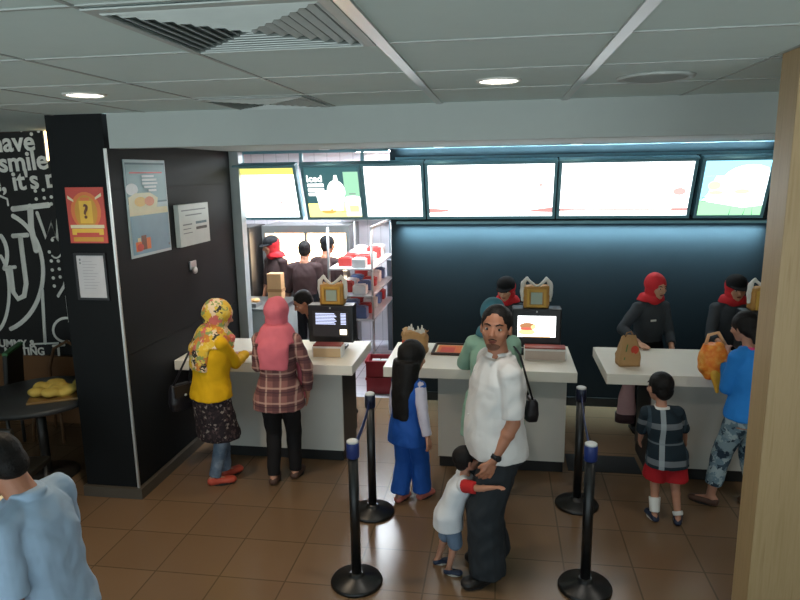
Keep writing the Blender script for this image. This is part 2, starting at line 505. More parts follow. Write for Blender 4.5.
    def face(s, brow=True, mouth=True):
        for q in (-1, 1):
            mb = MB(); s.he(mb, (q*.14, .318, .015), (.052, .052, .030)); e = mb.build('eye', EYEW, s.root)
            mb = MB(); s.he(mb, (q*.135, .352, .015), (.028, .024, .03)); mb.build('iris', EYED, e)
            if brow:
                mb = MB(); mb.path([s.H(q*.055, .378, .10), s.H(q*.14, .375, .135), s.H(q*.215, .315, .115)], [.014*s.hh, .020*s.hh, .010*s.hh], 8); mb.build('eyebrow', HAIR, s.root)
        if mouth:
            mb = MB(); s.he(mb, (0, .345, -.245), (.105, .035, .020)); s.he(mb, (0, .345, -.28), (.085, .035, .022)); mb.build('lips', LIP, s.root)
    def hijab(s, mat, drop_b=.14, drop_f=.10, wid=1., name='headscarf', tail=None, amp=.004, vol=1.):
        mb = MB(); mb.sm = True; h, k = s.h, s.k; v = vol
        s.he(mb, (0, -.135-.02*(v-1), .11), (.40*v, .47*v, .45*v)); s.he(mb, (0, -.12, -.22), (.37*v, .38*v, .34))
        s.he(mb, (0, -.05, -.50), (.36*v, .34*v, .30))
        nb = s.nb
        if wid > 0:
            w = wid; P = []
            for i in range(9):
                t = i/8; e = t**.6
                P.append((nb+V((0, -.012*t, .075*k-.16*k*t*w)), (.105+.085*e*w)*k, (.10+.052*e*w)*k, s.tw))
            P.reverse(); mb.loft(P, 30, 2.1)
            for dz, yy in ((drop_b, -1), (drop_f, 1)):
                if dz < .05: continue
                n = 7; Q = []
                for i in range(n+1):
                    t = i/n; z = .87*h-(dz+.03*h)*t
                    o = .045+.085*min(1, t*2.2)
                    Q.append((s.sp(z)+V((0, yy*o*k*(1 if yy < 0 else 1.0), 0)), (.07+.085*min(1, t*2.5)-.03*t)*k*w, (.075-.030*t)*k, s.tw))
                Q.reverse(); mb.loft(Q, 26, 2.0)
        if tail:
            mb.path([V(p) for p in tail[0]], tail[1], 14)
        return s.add(name, mb, mat, s.vox, 6, amp, 44.)
    def cap(s, mat, name='cap', brim=True):
        mb = MB(); mb.sm = True
        s.he(mb, (0, -.10, .24), (.42, .48, .36)); s.he(mb, (0, -.06, .12), (.42, .47, .08))
        if brim:
            pts = [s.H(.36*math.cos(t), .24+.40*math.sin(t), .135-.05*math.sin(t)) for t in [PI*j/14 for j in range(15)]]
            mb.prism(pts, s.hR @ V((0, 0, .05*s.hh)))
        return s.add(name, mb, mat, .006, 1)

# ------------------------------------------------------------------ setting materials
def tilemat(name, a, b, grout, size, rough=.35, gw=.012, spec=.5):
    k = NT(name).set(rough, 0, spec); c = k.coord()
    br = k.n('ShaderNodeTexBrick'); br.offset = 0; br.squash = 1
    for n_, v_ in (('Scale', 1.), ('Brick Width', size), ('Row Height', size), ('Mortar Size', gw/2), ('Mortar Smooth', .2), ('Bias', 0)): br.inputs[n_].default_value = v_
    br.inputs['Color1'].default_value = lin(a); br.inputs['Color2'].default_value = lin(b); br.inputs['Mortar'].default_value = lin(grout)
    k.l(c, br.inputs['Vector'])
    nz = k.noise(c, 2.5, 2); dirt = k.math('MULTIPLY', nz.outputs[0], .18)
    k.base(k.mix(dirt, br.outputs['Color'], grout))

    MATS[name] = k.m; return k.m
FLOOR = tilemat('floor_tile', '#786049', '#705943', '#584835', .45, .26)
WHITE_TILE = tilemat('white_tile', '#d6d2d6', '#cfcbd2', '#9a97a0', .2, .3, .008)
CEIL = M('ceiling_board', '#c6d6d4', .9, var=.03, bump=.1, bs=200)
SOFF = M('soffit_paint', '#a6adab', .85, var=.03)
BLACK = M('black_panel', '#0f1214', .6, var=.15, vs=3, spec=.18)
BLACKW = M('black_wall', '#1f272b', .6, var=.12, vs=3, spec=.2)
ALU = M('aluminium', '#c9ccca', .35, .8, var=.05)
STEEL = M('steel', '#9a9c9c', .32, .9, var=.06)
DSTEEL = M('dark_steel', '#4d4b49', .4, .7, var=.1)
TOP = M('counter_top_white', '#e4dfd2', .35, var=.03)
FRONT = M('counter_front', '#c6c4bc', .5, var=.03)
KICK = M('kick_black', '#141414', .5)
WHITE = M('white_plastic', '#dcdcd8', .4, var=.03)
BLKPL = M('black_plastic', '#15171a', .4, var=.1)
TEAL = M('board_frame', '#64909c', .45, var=.08)

# room shell -----------------------------------------------------------------
b = MB(); b.bx(-7.5, 3.7, -3, 7.1, -.1, 0); struct('floor', b, FLOOR)
b = MB(); b.bx(-5.4, -1.0, 7.1, 9.8, -.1, 0); struct('floor_kitchen', b, tilemat('kitchen_tile', '#c9c6cf', '#c2c0c8', '#8e8c94', .3, .25))
# main ceiling: boards, with the square diffuser and downlights set flush below it
b = MB(); b.bx(-7.5, 3.7, -3, 4.52, 3.05, 3.15); b.bx(-7.5, -3.36, 4.52, 6.1, 3.05, 3.15); struct('ceiling', b, CEIL)
b = MB(); b.bx(-2.86, 3.7, 4.52, 4.66, 2.80, 3.15); b.bx(-2.9, 3.7, 4.66, 7.1, 2.84, 2.9); struct('trim_soffit', b, SOFF)
# grid bars
XG = [-4.75, -4.02, -3.29, -2.56, -1.84, -1.14, -.42, .40, 1.12, 1.84, 2.56, 3.28]
YG = [-.4, .3, 1.0, 1.7, 2.4, 3.1, 3.8]
b = MB()
for x in XG:
    w = .026 if x in (-.42, .40) else .007
    if x in (-.42, .40): continue
    b.bx(x-w, x+w, -3, 4.52, 3.046, 3.052)
for y in YG: b.bx(-7.5, 3.7, y-.007, y+.007, 3.0455, 3.052)
struct('trim_ceiling_grid', b, M('grid_grey', '#9ba19f', .5))
b = MB()
for x in (-.42, .40): b.bx(x-.022, x+.022, -3, 4.52, 3.040, 3.052)
struct('trim_ceiling_rail', b, ALU)
# left clad block beside the counters (front face towards the room, long side face along the counter)
b = MB(); b.bx(-3.36, -2.9, 4.52, 6.76, .09, 3.05); b.bx(-2.9, -2.893, 4.54, 6.74, .10, 1.2); b.bx(-2.9, -2.893, 4.54, 6.74, 1.206, 2.50); b.bx(-2.9, -2.893, 4.54, 6.74, 2.506, 2.80)
struct('wall_left', b, BLACK)
b = MB(); b.bx(-3.38, -2.86, 4.49, 6.76, 0, .09); struct('baseboard_left', b, M('base_grey', '#4a443b', .5))
b = MB(); b.bx(-2.905, -2.888, 4.508, 4.525, .09, 2.80); struct('trim_corner', b, ALU)
b = MB(); b.bx(-2.93, -2.80, 6.77, 6.90, 0, 2.84); struct('trim_opening', b, M('jamb_steel', '#aeb9bb', .4, .3))
# black menu wall
b = MB(); b.bx(-1.2, 3.7, 7.1, 7.22, 0, 2.9); struct('wall_back', b, BLACKW)
b = MB(); b.bx(-1.2, 3.7, 7.08, 7.1, 0, .1); struct('baseboard_back', b, KICK)
b = MB(); b.bx(3.7, 3.82, -3, 7.22, -.1, 3.15); struct('wall_right', b, M('wall_paint', '#8f8a7e', .8))
b = MB(); b.bx(-7.62, -7.5, -3, 6.1, -.1, 3.15); struct('wall_dining', b, M('wall_brown', '#4a3526', .7))
b = MB(); b.bx(-7.5, -3.36, 6.0, 6.12, 0, 3.05); struct('wall_mural', b, M('wall_brown', '#4a3526', .7))
# kitchen shell
b = MB(); b.bx(-5.4, -1.0, 9.7, 9.8, 0, 2.9); struct('wall_kitchen', b, WHITE_TILE)
b = MB(); b.bx(-5.5, -5.4, 6.76, 9.8, 0, 2.9); b.bx(-5.5, -3.36, 6.66, 6.76, 0, 2.9); struct('wall_kitchen_side', b, M('kitchen_grey', '#8c9592', .6))
b = MB(); b.bx(-1.12, -1.0, 7.22, 9.8, 0, 2.9); struct('wall_kitchen_end', b, M('kitchen_orange', '#b98a74', .6))
b = MB(); b.bx(-5.5, -1.0, 7.1, 9.8, 2.9, 2.98); struct('ceiling_kitchen', b, M('kitchen_ceiling', '#a9b4b2', .8))
b = MB(); b.bx(-5.5, -3.36, 6.6, 7.1, 2.9, 2.98); b.bx(-3.36, -2.9, 6.7, 7.1, 2.84, 2.9); struct('trim_kitchen_soffit', b, SOFF)
# window wall far behind the stairs the picture was taken from
b = MB()
for x in (-7.4, -5.6, -3.8, -2.0, -.2, 1.6, 3.6): b.bx(x-.04, x+.04, -3.06, -2.98, 0, 3.05)
b.bx(-7.5, 3.7, -3.06, -2.98, 0, .25); b.bx(-7.5, 3.7, -3.06, -2.98, 2.75, 3.05)
struct('window_1', b, M('window_alu', '#6d7170', .4, .6))
# wooden column close to the camera
def woodmat():
    k = NT('column_wood').set(.45, 0, .4); c = k.coord(); mp = k.n('ShaderNodeMapping'); mp.inputs['Scale'].default_value = (26, 26, 1.1); k.l(c, mp.inputs[0])
    n1 = k.noise(mp.outputs[0], 2.2, 5, .6)
    k.base(k.ramp(n1.outputs[0], [(.3, '#9a8059'), (.55, '#a68b65'), (.75, '#937852')])); return k.m
WOOD = woodmat()
b = MB(); b.bx(1.13, 1.75, 2.82, 3.0, 0, 3.05, .004); struct('column_wood', b, WOOD)
b = MB(); b.bx(.62, 1.24, 5.44, 5.78, 0, .006); mt = b.build('floor_strip', M('strip_black', '#191817', .8)); tag(mt, 'thin black strip on the floor in the gap between two white counters', 'mat')  # thin dark strip lying flat between the counters

# ceiling fittings -----------------------------------------------------------
def diffuser(name, label, x0, x1, y0, y1, n):
    t = thing(name, label, 'vent', ((x0+x1)/2, (y0+y1)/2, 3.05)); hx, hy = (x1-x0)/2, (y1-y0)/2
    def ringm(b, sx, sy, w, z0, z1, sl):
        for (ax, ay, bx_, by) in ((-1, -1, 1, -1), (1, -1, 1, 1), (1, 1, -1, 1), (-1, 1, -1, -1)):
            p = [V((ax*sx, ay*sy, z1)), V((bx_*sx, by*sy, z1)), V((bx_*(sx-w), by*(sy-w), z0)), V((ax*(sx-w), ay*(sy-w), z0))]
            n_ = V((0, 0, .004)); b.prism(p, n_)
    b = MB(); ringm(b, hx, hy, .035, -.014, -.012, 0); b.build('frame', M('vent_frame', '#aab2b0', .5), t)
    b = MB(); b.bx(-hx+.03, hx-.03, -hy+.03, hy-.03, -.003, -.001); b.build('backing', M('vent_dark', '#56615f', .8), t)
    for i in range(n):
        f = 1-(i+.6)/(n+.3); s_ = .9*(hy/n)
        b = MB(); ringm(b, hx*f, hy*f, min(s_, hx*f*.9, hy*f*.9)*.5, -.018, -.006, 1); b.build('louvre', M('vent_white', '#b5bdbb', .5), t)
    return t
diffuser('ceiling_vent', 'large square white air diffuser with nested louvres in the ceiling', -1.13, -.445, 1.71, 2.39, 9)
diffuser('ceiling_vent', 'small square air diffuser in the ceiling close to the white soffit', -1.82, -1.16, 3.82, 4.46, 8)
t = thing('ceiling_speaker', 'round grey grille set in a ceiling tile beside the wooden column', 'vent', (.76, 3.57, 3.05))
b = MB(); b.lathe((0, 0, 0), [(.19, -.001), (.185, -.012), (.165, -.016), (.16, -.006)], 40); b.build('rim', M('grille_rim', '#aab0ae', .5), t)
b = MB(); b.lathe((0, 0, 0), [(.16, -.004), (.15, -.010), (.11, -.018), (.05, -.026), (.01, -.028)], 40); b.build('grille', M('grille', '#8d9492', .6), t)
def spot(name, loc, e, col, ang=130, blend=.8, r=.08, to=None):
    l = bpy.data.lights.new(name, 'SPOT'); l.energy = e; l.color = col; l.spot_size = math.radians(ang); l.spot_blend = blend; l.shadow_soft_size = r
    o = bpy.data.objects.new(name, l); COL.objects.link(o); o.location = loc
    if to is not None: o.rotation_euler = (V(to)-V(loc)).to_track_quat('-Z', 'Y').to_euler()
    return o
WARM = (1., .80, .58); NEUT = (1., .93, .84)
dl0 = None
def downlight(x, y, label, z=3.05, e=60, col=WARM, ang=140, r=.10):
    t = thing('downlight', label, 'ceiling light', (x, y, z), 0, 'round downlights in the ceiling')
    b = MB(); b.lathe((0, 0, 0), [(r*1.16, -.001), (r*1.15, -.008), (r, -.012), (r*.98, -.004)], 36); b.build('trim_ring', M('lamp_ring', '#d8d8d4', .4), t)
    b = MB(); b.lathe((0, 0, 0), [(.001, -.007), (r*.7, -.0068), (r*.98, -.005)], 36); b.build('lens', M('lamp_lens', '#fff6e6', emit=14), t)
    o = spot('lamp', (x, y, z-.03), e, col, ang, .9, r*.8)
    o.parent = t; o.location = (0, 0, -.03)
downlight(-.02, 3.49, 'lit round downlight in the ceiling above the man in the white shirt', e=38, col=NEUT)
downlight(-2.30, 3.45, 'lit round downlight in the ceiling in front of the black pillar', e=110)
downlight(-1.85, 4.95, 'round downlight under the soffit above the women at the counter', z=2.84, e=20)
downlight(2.2, 3.4, 'round downlight in the ceiling behind the wooden column', e=38, col=NEUT)
# warm little downlights washing the top edges of the menu boards
for i, x in enumerate((-1.80, -.62, .72, 2.25)):
    downlight(x, 6.62, ['small warm downlight in the soffit above the iced drink menu board', 'small warm downlight in the soffit above the narrow and wide white menu boards', 'small warm downlight in the soffit between the two wide menu boards', 'small warm downlight in the soffit above the blue and green menu board'][i], z=2.84, e=5, ang=110, r=.05)

# menu boards -----------------------------------------------------------------
TILT = math.atan2(.2, .54); BH = .575
def EM(name, c, e): return M(name, c, emit=e)
SCR = EM('screen_white', '#fbffff', 3.2)
def board(x0, x1, label, art):
    xc, w = (x0+x1)/2, x1-x0
    t = thing('menu_board', label, 'menu board', (xc, 6.90, 2.39), 0, 'lit menu boards above the counter', rot=(TILT, 0, 0))
    b = MB(); g = .030
    b.bx(-w/2-g, w/2+g, .008, .09, -BH/2-g, BH/2+g, .006)
    for (a, c, d, e) in ((-w/2-g, -w/2, -BH/2-g, BH/2+g), (w/2, w/2+g, -BH/2-g, BH/2+g), (-w/2, w/2, BH/2, BH/2+g), (-w/2, w/2, -BH/2-g, -BH/2)): b.bx(a, c, -.014, .01, d, e)
    b.bx(-w/2-g, w/2+g, -.05, .03, BH/2+g, BH/2+g+.012)
    b.build('frame', TEAL, t)
    mats = art(t, w)
    return t
def screen(t, w, items, mats, base=SCR):
    """a backlit print: flat coloured shapes on the lit sheet"""
    b = MB(); b.bx(-w/2, w/2, -.002, .008, -BH/2, BH/2)
    y = -.0025
    for mi, pts in items:
        b.mi = mi; y -= .0004
        pts = [(max(-.5, min(.5, p[0]))*w, max(-.5, min(.5, p[1]))*BH) for p in pts]
        b._f([b.bm.verts.new((p[0], y, p[1])) for p in pts])
    return b.build('screen', [base]+mats, t)
def rc(x0, x1, z0, z1): return [(x0, z0), (x1, z0), (x1, z1), (x0, z1)]
def el(x, z, rx, rz, n=20): return [(x+rx*math.cos(2*PI*i/n), z+rz*math.sin(2*PI*i/n)) for i in range(n)]
RED_L = EM('print_red', '#ffb9b4', .85); PINK_L = EM('print_pink', '#ffdcd6', .9); YEL_L = EM('print_yellow', '#fff37a', 1.1); DOT = EM('print_dark', '#9aa3a0', .8)
board(-2.835, -2.205, 'lit menu board with a yellow band along its top, hung by the black pillar', lambda t, w: screen(t, w, [(1, rc(-.5, .5, .37, .5)), (2, rc(-.5, .5, .30, .37)), (3, el(.38, -.43, .015, .02)), (3, rc(-.42, -.33, -.44, -.42)), (4, el(.2, -.2, .02, .03))], [YEL_L, EM('print_cream', '#fffbd2', 2.8), DOT, PINK_L]))
def iced(t, w):
    TE, GR, YE, OR, CR = EM('print_teal', '#3f6f74', .9), EM('print_green', '#9fd8b4', 1.2), EM('print_straw', '#ffe98a', 1.9), EM('print_orange', '#e8b45c', 1.3), EM('print_glow', '#f4fff6', 2.6)
    glass = lambda x, z0, z1, r0, r1: [(x-r0, z0), (x+r0, z0), (x+r1, z1), (x-r1, z1)]
    screen(t, w, [(2, rc(.22, .5, -.1, .4)), (3, rc(-.5, .5, -.5, -.22)), (4, el(-.12, -.38, .14, .05)), (5, glass(-.18, -.36, -.02, .10, .15)), (5, el(-.18, -.02, .16, .06)),
                  (5, glass(.06, -.36, .02, .10, .16)), (5, el(.06, .02, .17, .22)), (5, [(.0, .1), (.14, .1), (.10, .34), (.05, .34)]), (5, glass(.36, -.48, -.14, .14, .16)), (5, el(.36, -.12, .16, .05)),
                  (3, rc(.28, .46, -.40, -.26)), (4, rc(.12, .26, -.40, -.385)), (1, rc(.3, .42, -.04, -.02))], [DOT, GR, YE, OR, CR], TE)
    tm = textmesh('Iced', .105, .001, .002); b = MB(); b.addmesh(tm, Matrix.Translation((-.47*w, -.012, .22*BH)) @ RXZ)
    for z, x1 in ((.12, -.16), (.03, -.16), (-.06, -.19)): b.bx(-.46*w, x1*w, -.012, -.009, z*BH, (z+.06)*BH)
    b.build('lettering', EM('print_letter', '#ffffff', 2.4), t)
board(-2.09, -1.50, 'lit menu board with iced drinks on a dark teal picture', iced)
board(-1.435, -.83, 'plain white lit menu board, narrowest one, next to the iced drink board', lambda t, w: screen(t, w, [(1, rc(.15, .42, -.40, -.37)), (1, rc(-.35, -.1, .1, .12))], [EM('print_faint', '#f3ffff', 2.9)]))
board(-.755, .53, 'wide white lit menu board with two short pink streaks at its bottom', lambda t, w: screen(t, w, [(1, [(-.5, -.43), (-.36, -.41), (-.32, -.39), (-.36, -.36), (-.5, -.34)]), (1, [(.30, -.39), (.36, -.42), (.5, -.43), (.5, -.33), (.40, -.36)]), (2, el(.40, .1, .015, .03)), (2, el(.43, .06, .01, .02))], [RED_L, PINK_L]))
board(.605, 1.865, 'wide white lit menu board with one long pink line along its bottom', lambda t, w: screen(t, w, [(2, rc(-.5, .5, -.40, -.37)), (1, [(-.5, -.41), (-.3, -.395), (-.3, -.375), (-.5, -.36)]), (1, rc(.38, .5, -.41, -.36)), (2, el(.42, -.05, .05, .07))], [RED_L, PINK_L]))
def meadow(t, w):
    SK, GN, GN2, OR = EM('print_sky', '#9fe9ff', 1.7), EM('print_grass', '#a9f0b4', 1.4), EM('print_leaf', '#4fae86', .9), EM('print_gold', '#ffe3a0', 2.0)
    screen(t, w, [(1, rc(-.5, .5, .22, .5)), (0, el(.22, .12, .42, .30)), (1, [(-.5, .22), (-.3, .22), (-.38, -.1), (-.5, -.3)]), (2, [(-.5, -.5), (.5, -.5), (.5, -.32), (.2, -.36), (-.1, -.30), (-.5, -.22)]), (4, el(-.30, .05, .10, .08)), (4, el(-.26, -.08, .12, .04)),
                  (3, rc(-.46, -.22, -.18, -.165)), (3, rc(-.46, -.26, -.24, -.228)), (3, [(.0, -.5), (.015, -.5), (.02, -.34)]), (3, [(.22, -.5), (.235, -.5), (.25, -.36)]), (3, [(.36, -.5), (.372, -.5), (.35, -.33)]), (4, el(.14, -.06, .12, .05))], [SK, GN, GN2, OR])
board(1.965, 2.565, 'lit menu board with blue sky and green grass, beside the wooden column', meadow)
# hanging rail of the boards across the kitchen opening
t = thing('hanging_rail', 'dark rail with drop rods carrying the menu boards across the kitchen opening', 'rail', (-2.02, 6.93, 2.84))
b = MB(); b.bx(-.86, .84, -.015, .015, -.03, 0); b.build('rail', TEAL, t)
for x in (-.80, -.13, .55): b = MB(); b.bx(x-.018, x+.018, -.012, .012, -.19, -.02); b.build('rod', TEAL, t)
# added light strips on the black wall, standing in for glare around the boards
t = thing('added_wash_strip', 'added bluish light strip on the black wall under the wide menu boards', 'light strip', (.93, 7.085, 2.045))
b = MB(); b.bx(-2.05, 1.75, -.10, .014, .008, .02); b.bx(-2.05, 1.75, -.106, -.10, -.008, .02); b.build('housing', TEAL, t)
b = MB(); b.bx(-2.04, 1.74, -.095, -.055, 0, .008); b.build('diffuser', EM('added_wash_blue', '#6fc4ea', 6.0), t)
def add_wash_lamp(parent, off, d, sx, e):  # lamp added to tint the wall like glare from the boards
    l = bpy.data.lights.new('lamp', 'AREA'); l.shape = 'RECTANGLE'; l.size = sx; l.size_y = .03; l.energy = e; l.color = (.48, .78, .92); l.spread = math.radians(92)
    o = bpy.data.objects.new('lamp', l); COL.objects.link(o); o.parent = parent; o.location = off
    o.rotation_euler = V(d).to_track_quat('-Z', 'X').to_euler()
    x = o.rotation_euler.to_matrix() @ V((1, 0, 0))
    if abs(x.x) < .7: o.rotation_euler = (o.rotation_euler.to_matrix() @ Matrix.Rotation(PI/2, 3, 'Z')).to_euler()
add_wash_lamp(t, (-.15, -.075, -.004), (0, .46, -1), 3.7, 66)
t = thing('added_wash_strip', 'added bluish light strip on the black wall above the wide menu boards', 'light strip', (.93, 7.0, 2.735))  # second added strip, for the glare above the boards
b = MB(); b.bx(-2.05, 1.75, -.03, .03, -.012, 0); b.bx(-2.05, 1.75, -.036, -.03, -.012, .014); b.build('housing', TEAL, t)
b = MB(); b.bx(-2.04, 1.74, -.02, .02, 0, .006); b.build('diffuser', EM('added_wash_blue', '#6fc4ea', 6.0), t)
for x in (-1.9, -.6, .7, 1.65): b = MB(); b.bx(x-.012, x+.012, .0, .098, -.012, -.002); b.build('bracket', TEAL, t)
add_wash_lamp(t, (-.15, 0, .012), (0, .7, 1), 3.7, 22)

# counters --------------------------------------------------------------------
def counter(name, label, x0, x1, bx0, bx1, dark_l, dark_r):
    t = thing(name, label, 'counter', ((x0+x1)/2, 5.64, 0), 0, 'white service counters'); o = (x0+x1)/2
    b = MB(); b.bx(x0-o, x1-o, 5.225-5.64, 6.05-5.64, .875, .965, .006); b.build('worktop', TOP, t)
    b = MB(); b.bx(bx0-o, bx1-o, 5.39-5.64, 5.42-5.64, .10, .875); b.build('front_panel', FRONT, t)
    b = MB(); b.bx(bx0-o+.02, bx1-o-.02, 5.42-5.64, 5.95-5.64, .10, .875); b.build('cabinet', M('counter_dark', '#1b1b1c', .5), t)
    b = MB(); b.bx(bx0-o+.01, bx1-o-.01, 5.405-5.64, 5.95-5.64, 0, .10); b.build('kick_plate', KICK, t)
    for x in (bx0+.01, bx1-.01):
        b = MB(); b.bx(x-o-.01, x-o+.01, 5.42-5.64, 5.95-5.64, .10, .875); b.build('side_panel', M('counter_dark', '#1b1b1c', .5), t)
    for x in (x0+.06, x1-.06):
        b = MB(); b.bx(x-o-.02, x-o+.02, 5.80-5.64, 5.95-5.64, .82, .875); b.build('bracket', KICK, t)
counter('service_counter', 'white service counter against the black pillar, two women in headscarves at it', -2.885, -1.245, -2.62, -1.385, 0, 1)
counter('service_counter', 'white service counter with a tray and a paper bag, behind the man in white', -.975, .64, -.52, .575, 1, 0)
counter('service_counter', 'white service counter with a tall paper bag, beside the boy in red shorts', .87, 3.2, 1.27, 3.1, 1, 0)

# stanchions --------------------------------------------------------------------
NAVY = M('navy_band', '#1c2f6b', .5)
def stanchion(x, y, label, to=None):
    t = thing('stanchion', label, 'barrier post', (x, y, 0), 0, 'black queue barrier posts')
    b = MB(); b.lathe((0, 0, 0), [(.165, 0), (.168, .012), (.16, .026), (.06, .045), (.045, .06), (.04, .075)], 40); b.build('base', M('stanchion_black', '#101112', .38), t)
    b = MB(); b.lathe((0, 0, 0), [(.0315, .05), (.0315, .87)], 28); b.build('pole', M('stanchion_black', '#101112', .38), t)
    b = MB(); b.lathe((0, 0, 0), [(.034, .862), (.04, .868), (.04, .955), (.036, .965)], 28); b.build('belt_cassette', NAVY if to else M('stanchion_navy', '#121a30', .4), t)
    b = MB(); b.lathe((0, 0, 0), [(.037, .962), (.037, .972), (.028, .978), (.001, .979)], 28); b.build('cap', M('cap_grey', '#c3c6c4', .35), t)
    if to:
        d = V((to[0]-x, to[1]-y, 0)); L = d.length; d.normalize(); n = V((-d.y, d.x, 0))*.0012
        a, c = d*.041, d*(L-.041)
        pts = [a.lerp(c, i/8)+V((0, 0, .91-.03*math.sin(PI*i/8))) for i in range(9)]
        b = MB()
        for p, q in zip(pts, pts[1:]):
            u = V((0, 0, .024)); b.prism([p-u-n, q-u-n, q+u-n, p+u-n], n*2)
        b.build('belt', NAVY, t)
stanchion(-.885, 3.66, 'black barrier post with a blue belt band, forward on the black pillar side', (-.95, 4.53))
stanchion(-.95, 4.53, 'black barrier post close to the girl in the blue outfit')
stanchion(.56, 3.79, 'black barrier post with a blue belt band, standing forward on the side of the boy', (.625, 4.84))
stanchion(.625, 4.84, 'black barrier post standing by the end of the tray counter')

# ------------------------------------------------------------------ wall art, posters and signs
PAINT = M('mural_white', '#e4e1d8', .7, var=.04)
t = thing('mural_panel', 'black mural panel with white hand-drawn lettering behind the dining seats', 'mural', (-5.4, 5.985, 1.9))
o_ = V(t.location)
b = MB(); b.bx(-2.05, 2.0, -.012, .012, -1.15, 1.14); b.build('board', M('mural_black', '#191817', .75), t)
def mp(px, py): return at(px, py, 5.97)-o_
def stroke(b, pts, w):
    P = [mp(*p) for p in pts]; ww = w*.0049; c = MB()
    c.path([(p.x, 0, p.z) for p in P], ww, 10)
    for p in (P[0], P[-1]): c.ell((p.x, 0, p.z), ww, None, 10, 8)
    bmesh.ops.transform(c.bm, matrix=Matrix.Translation((0, -.013, 0)) @ Matrix.Diagonal((1, .12, 1, 1)), verts=c.bm.verts)
    sm = b.sm; b.sm = True; b.add(c.bm); b.sm = sm
def doodle(pts, w, name='doodle'):
    b = MB(); stroke(b, pts, w); b.build(name, PAINT, t)
def arc(cx, cy, rx, ry, a0, a1, n=16):
    return [(cx+rx*math.cos(a0+(a1-a0)*i/n), cy+ry*math.sin(a0+(a1-a0)*i/n)) for i in range(n+1)]
def word(txt, px, py, size, rot=0, bold=.012):
    me = textmesh(txt, size, .003, bold); p = mp(px, py)
    b = MB(); b.addmesh(me, Matrix.Translation((p.x, -.016, p.z)) @ Matrix.Rotation(-rot, 4, 'Y') @ RXZ); b.build('lettering', PAINT, t)
word('have', -8, 152, .265, .02, .006); word('smile', 0, 172, .265, .05, .006); word("e, it's n", -9, 192, .265, .06, .006)
word('MUMMY &', -8, 346.5, .115, .01, .003); word('MEETING', 5, 354.5, .115, .02, .003)
b = MB(); stroke(b, [(13, 209), (48, 205)], 6); stroke(b, [(30, 207), (31, 228), (36, 250)], 7); b.build('lettering', PAINT, t)           # big T
b = MB(); stroke(b, [(37, 213), (46, 238), (51, 222), (57, 240), (58, 214)], 4); b.build('lettering', PAINT, t)                            # big W
b = MB(); stroke(b, [(10, 268), (13, 292), (18, 299), (24, 296), (26, 284), (20, 236)], 6); b.build('lettering', PAINT, t); doodle([(13, 236), (27, 235)], 5, 'lettering'); doodle([(6, 268), (15, 267)], 4, 'lettering')  # big U
for q in ((arc(-4, 272, 47, 60, -1.2, 1.25, 22), 5), (arc(-6, 292, 15, 40, -1.1, 1.3, 14), 4), (arc(-9, 255, 16, 24, -.9, .6, 8), 5), ([(42, 290), (45, 343)], 4), ([(34, 344), (58, 343)], 2), ([(53, 346), (64, 345)], 3), ([(58, 346), (59, 358)], 3),
          (arc(66, 330, 13, 12, -1.4, -4.9, 14), 3), ([(58, 296), (64, 286), (66, 278)], 3.5), (arc(56, 246, 7, 12, -1.2, 2.2, 10), 2), ([(52, 238), (58, 236)], 1.5), ([(66, 296), (69, 322)], 2), ([(0, 196), (7, 199), (8, 205)], 2.5)): doodle(*q)
b = MB()
for p in [(49, 252), (51, 261), (58, 261), (52, 270), (59, 269), (53, 278), (60, 277), (54, 286), (35, 191), (43, 190), (36, 199), (44, 198), (51, 186), (51, 197), (51, 204), (6, 126), (14, 129), (21, 130), (29, 129), (38, 131), (31, 134), (52, 240)]: stroke(b, [p, (p[0]+.3, p[1])], 3.6)
b.build('dot', PAINT, t)
t = thing('wall_light_strip', 'thin glowing warm light strip on the mural wall by the black pillar', 'light strip', (-4.42, 5.955, 2.92))
b = MB(); b.bx(-.02, .02, -.015, .01, -.16, .12); b.build('diffuser', EM('strip_warm', '#ffd9a0', 5), t); b = MB(); b.bx(-.03, -.02, -.02, .01, -.17, .13); b.build('housing', ALU, t)

def sheet(name, label, cat, p0, p1, y, parts, frame=None, th=.008):
    """flat print on the pillar front; parts: (material, [(u,v)...]) in 0..1"""
    (x0, z1), (x1, z0) = p0, p1; w, h = x1-x0, z1-z0
    t = thing(name, label, cat, ((x0+x1)/2, y, (z0+z1)/2))
    if frame:
        b = MB(); g = .018
        for r in ((-w/2-g, -w/2, -h/2-g, h/2+g), (w/2, w/2+g, -h/2-g, h/2+g), (-w/2, w/2, h/2, h/2+g), (-w/2, w/2, -h/2-g, -h/2)): b.bx(r[0], r[1], -th-.008, 0, r[2], r[3])
        b.build('frame', frame, t)
    b = MB(); b.bx(-w/2, w/2, -th, 0, -h/2, h/2); mats = [parts[0][0]]; y_ = -th-.0004
    for mt, pts in parts[1:]:
        if mt not in mats: mats.append(mt)
        b.mi = mats.index(mt); y_ -= .0004
        b._f([b.bm.verts.new(((u-.5)*w, y_, (v-.5)*h)) for u, v in pts])
    b.build('print', mats, t); return t, w, h
P_RED, P_YEL, P_GLD, P_ORG, P_BRN = M('poster_red', '#c4473a', .35), M('poster_yellow', '#e0b13c', .35), M('poster_gold', '#c8902e', .35), M('poster_orange', '#d8743a', .35), M('poster_brown', '#6a3a22', .4)
P_BLU, P_PAL, P_CRM, P_WHT, P_GRY, P_TEAL = M('poster_blue', '#6f9ab0', .35), M('poster_pale', '#a9bfc4', .35), M('poster_cream', '#d8cfa8', .35), M('poster_white', '#d9dcdd', .35), M('poster_grey', '#6b7476', .4), M('poster_teal', '#41656f', .35)
U = lambda x, z, rx, rz, n=22: el(x, z, rx, rz, n)
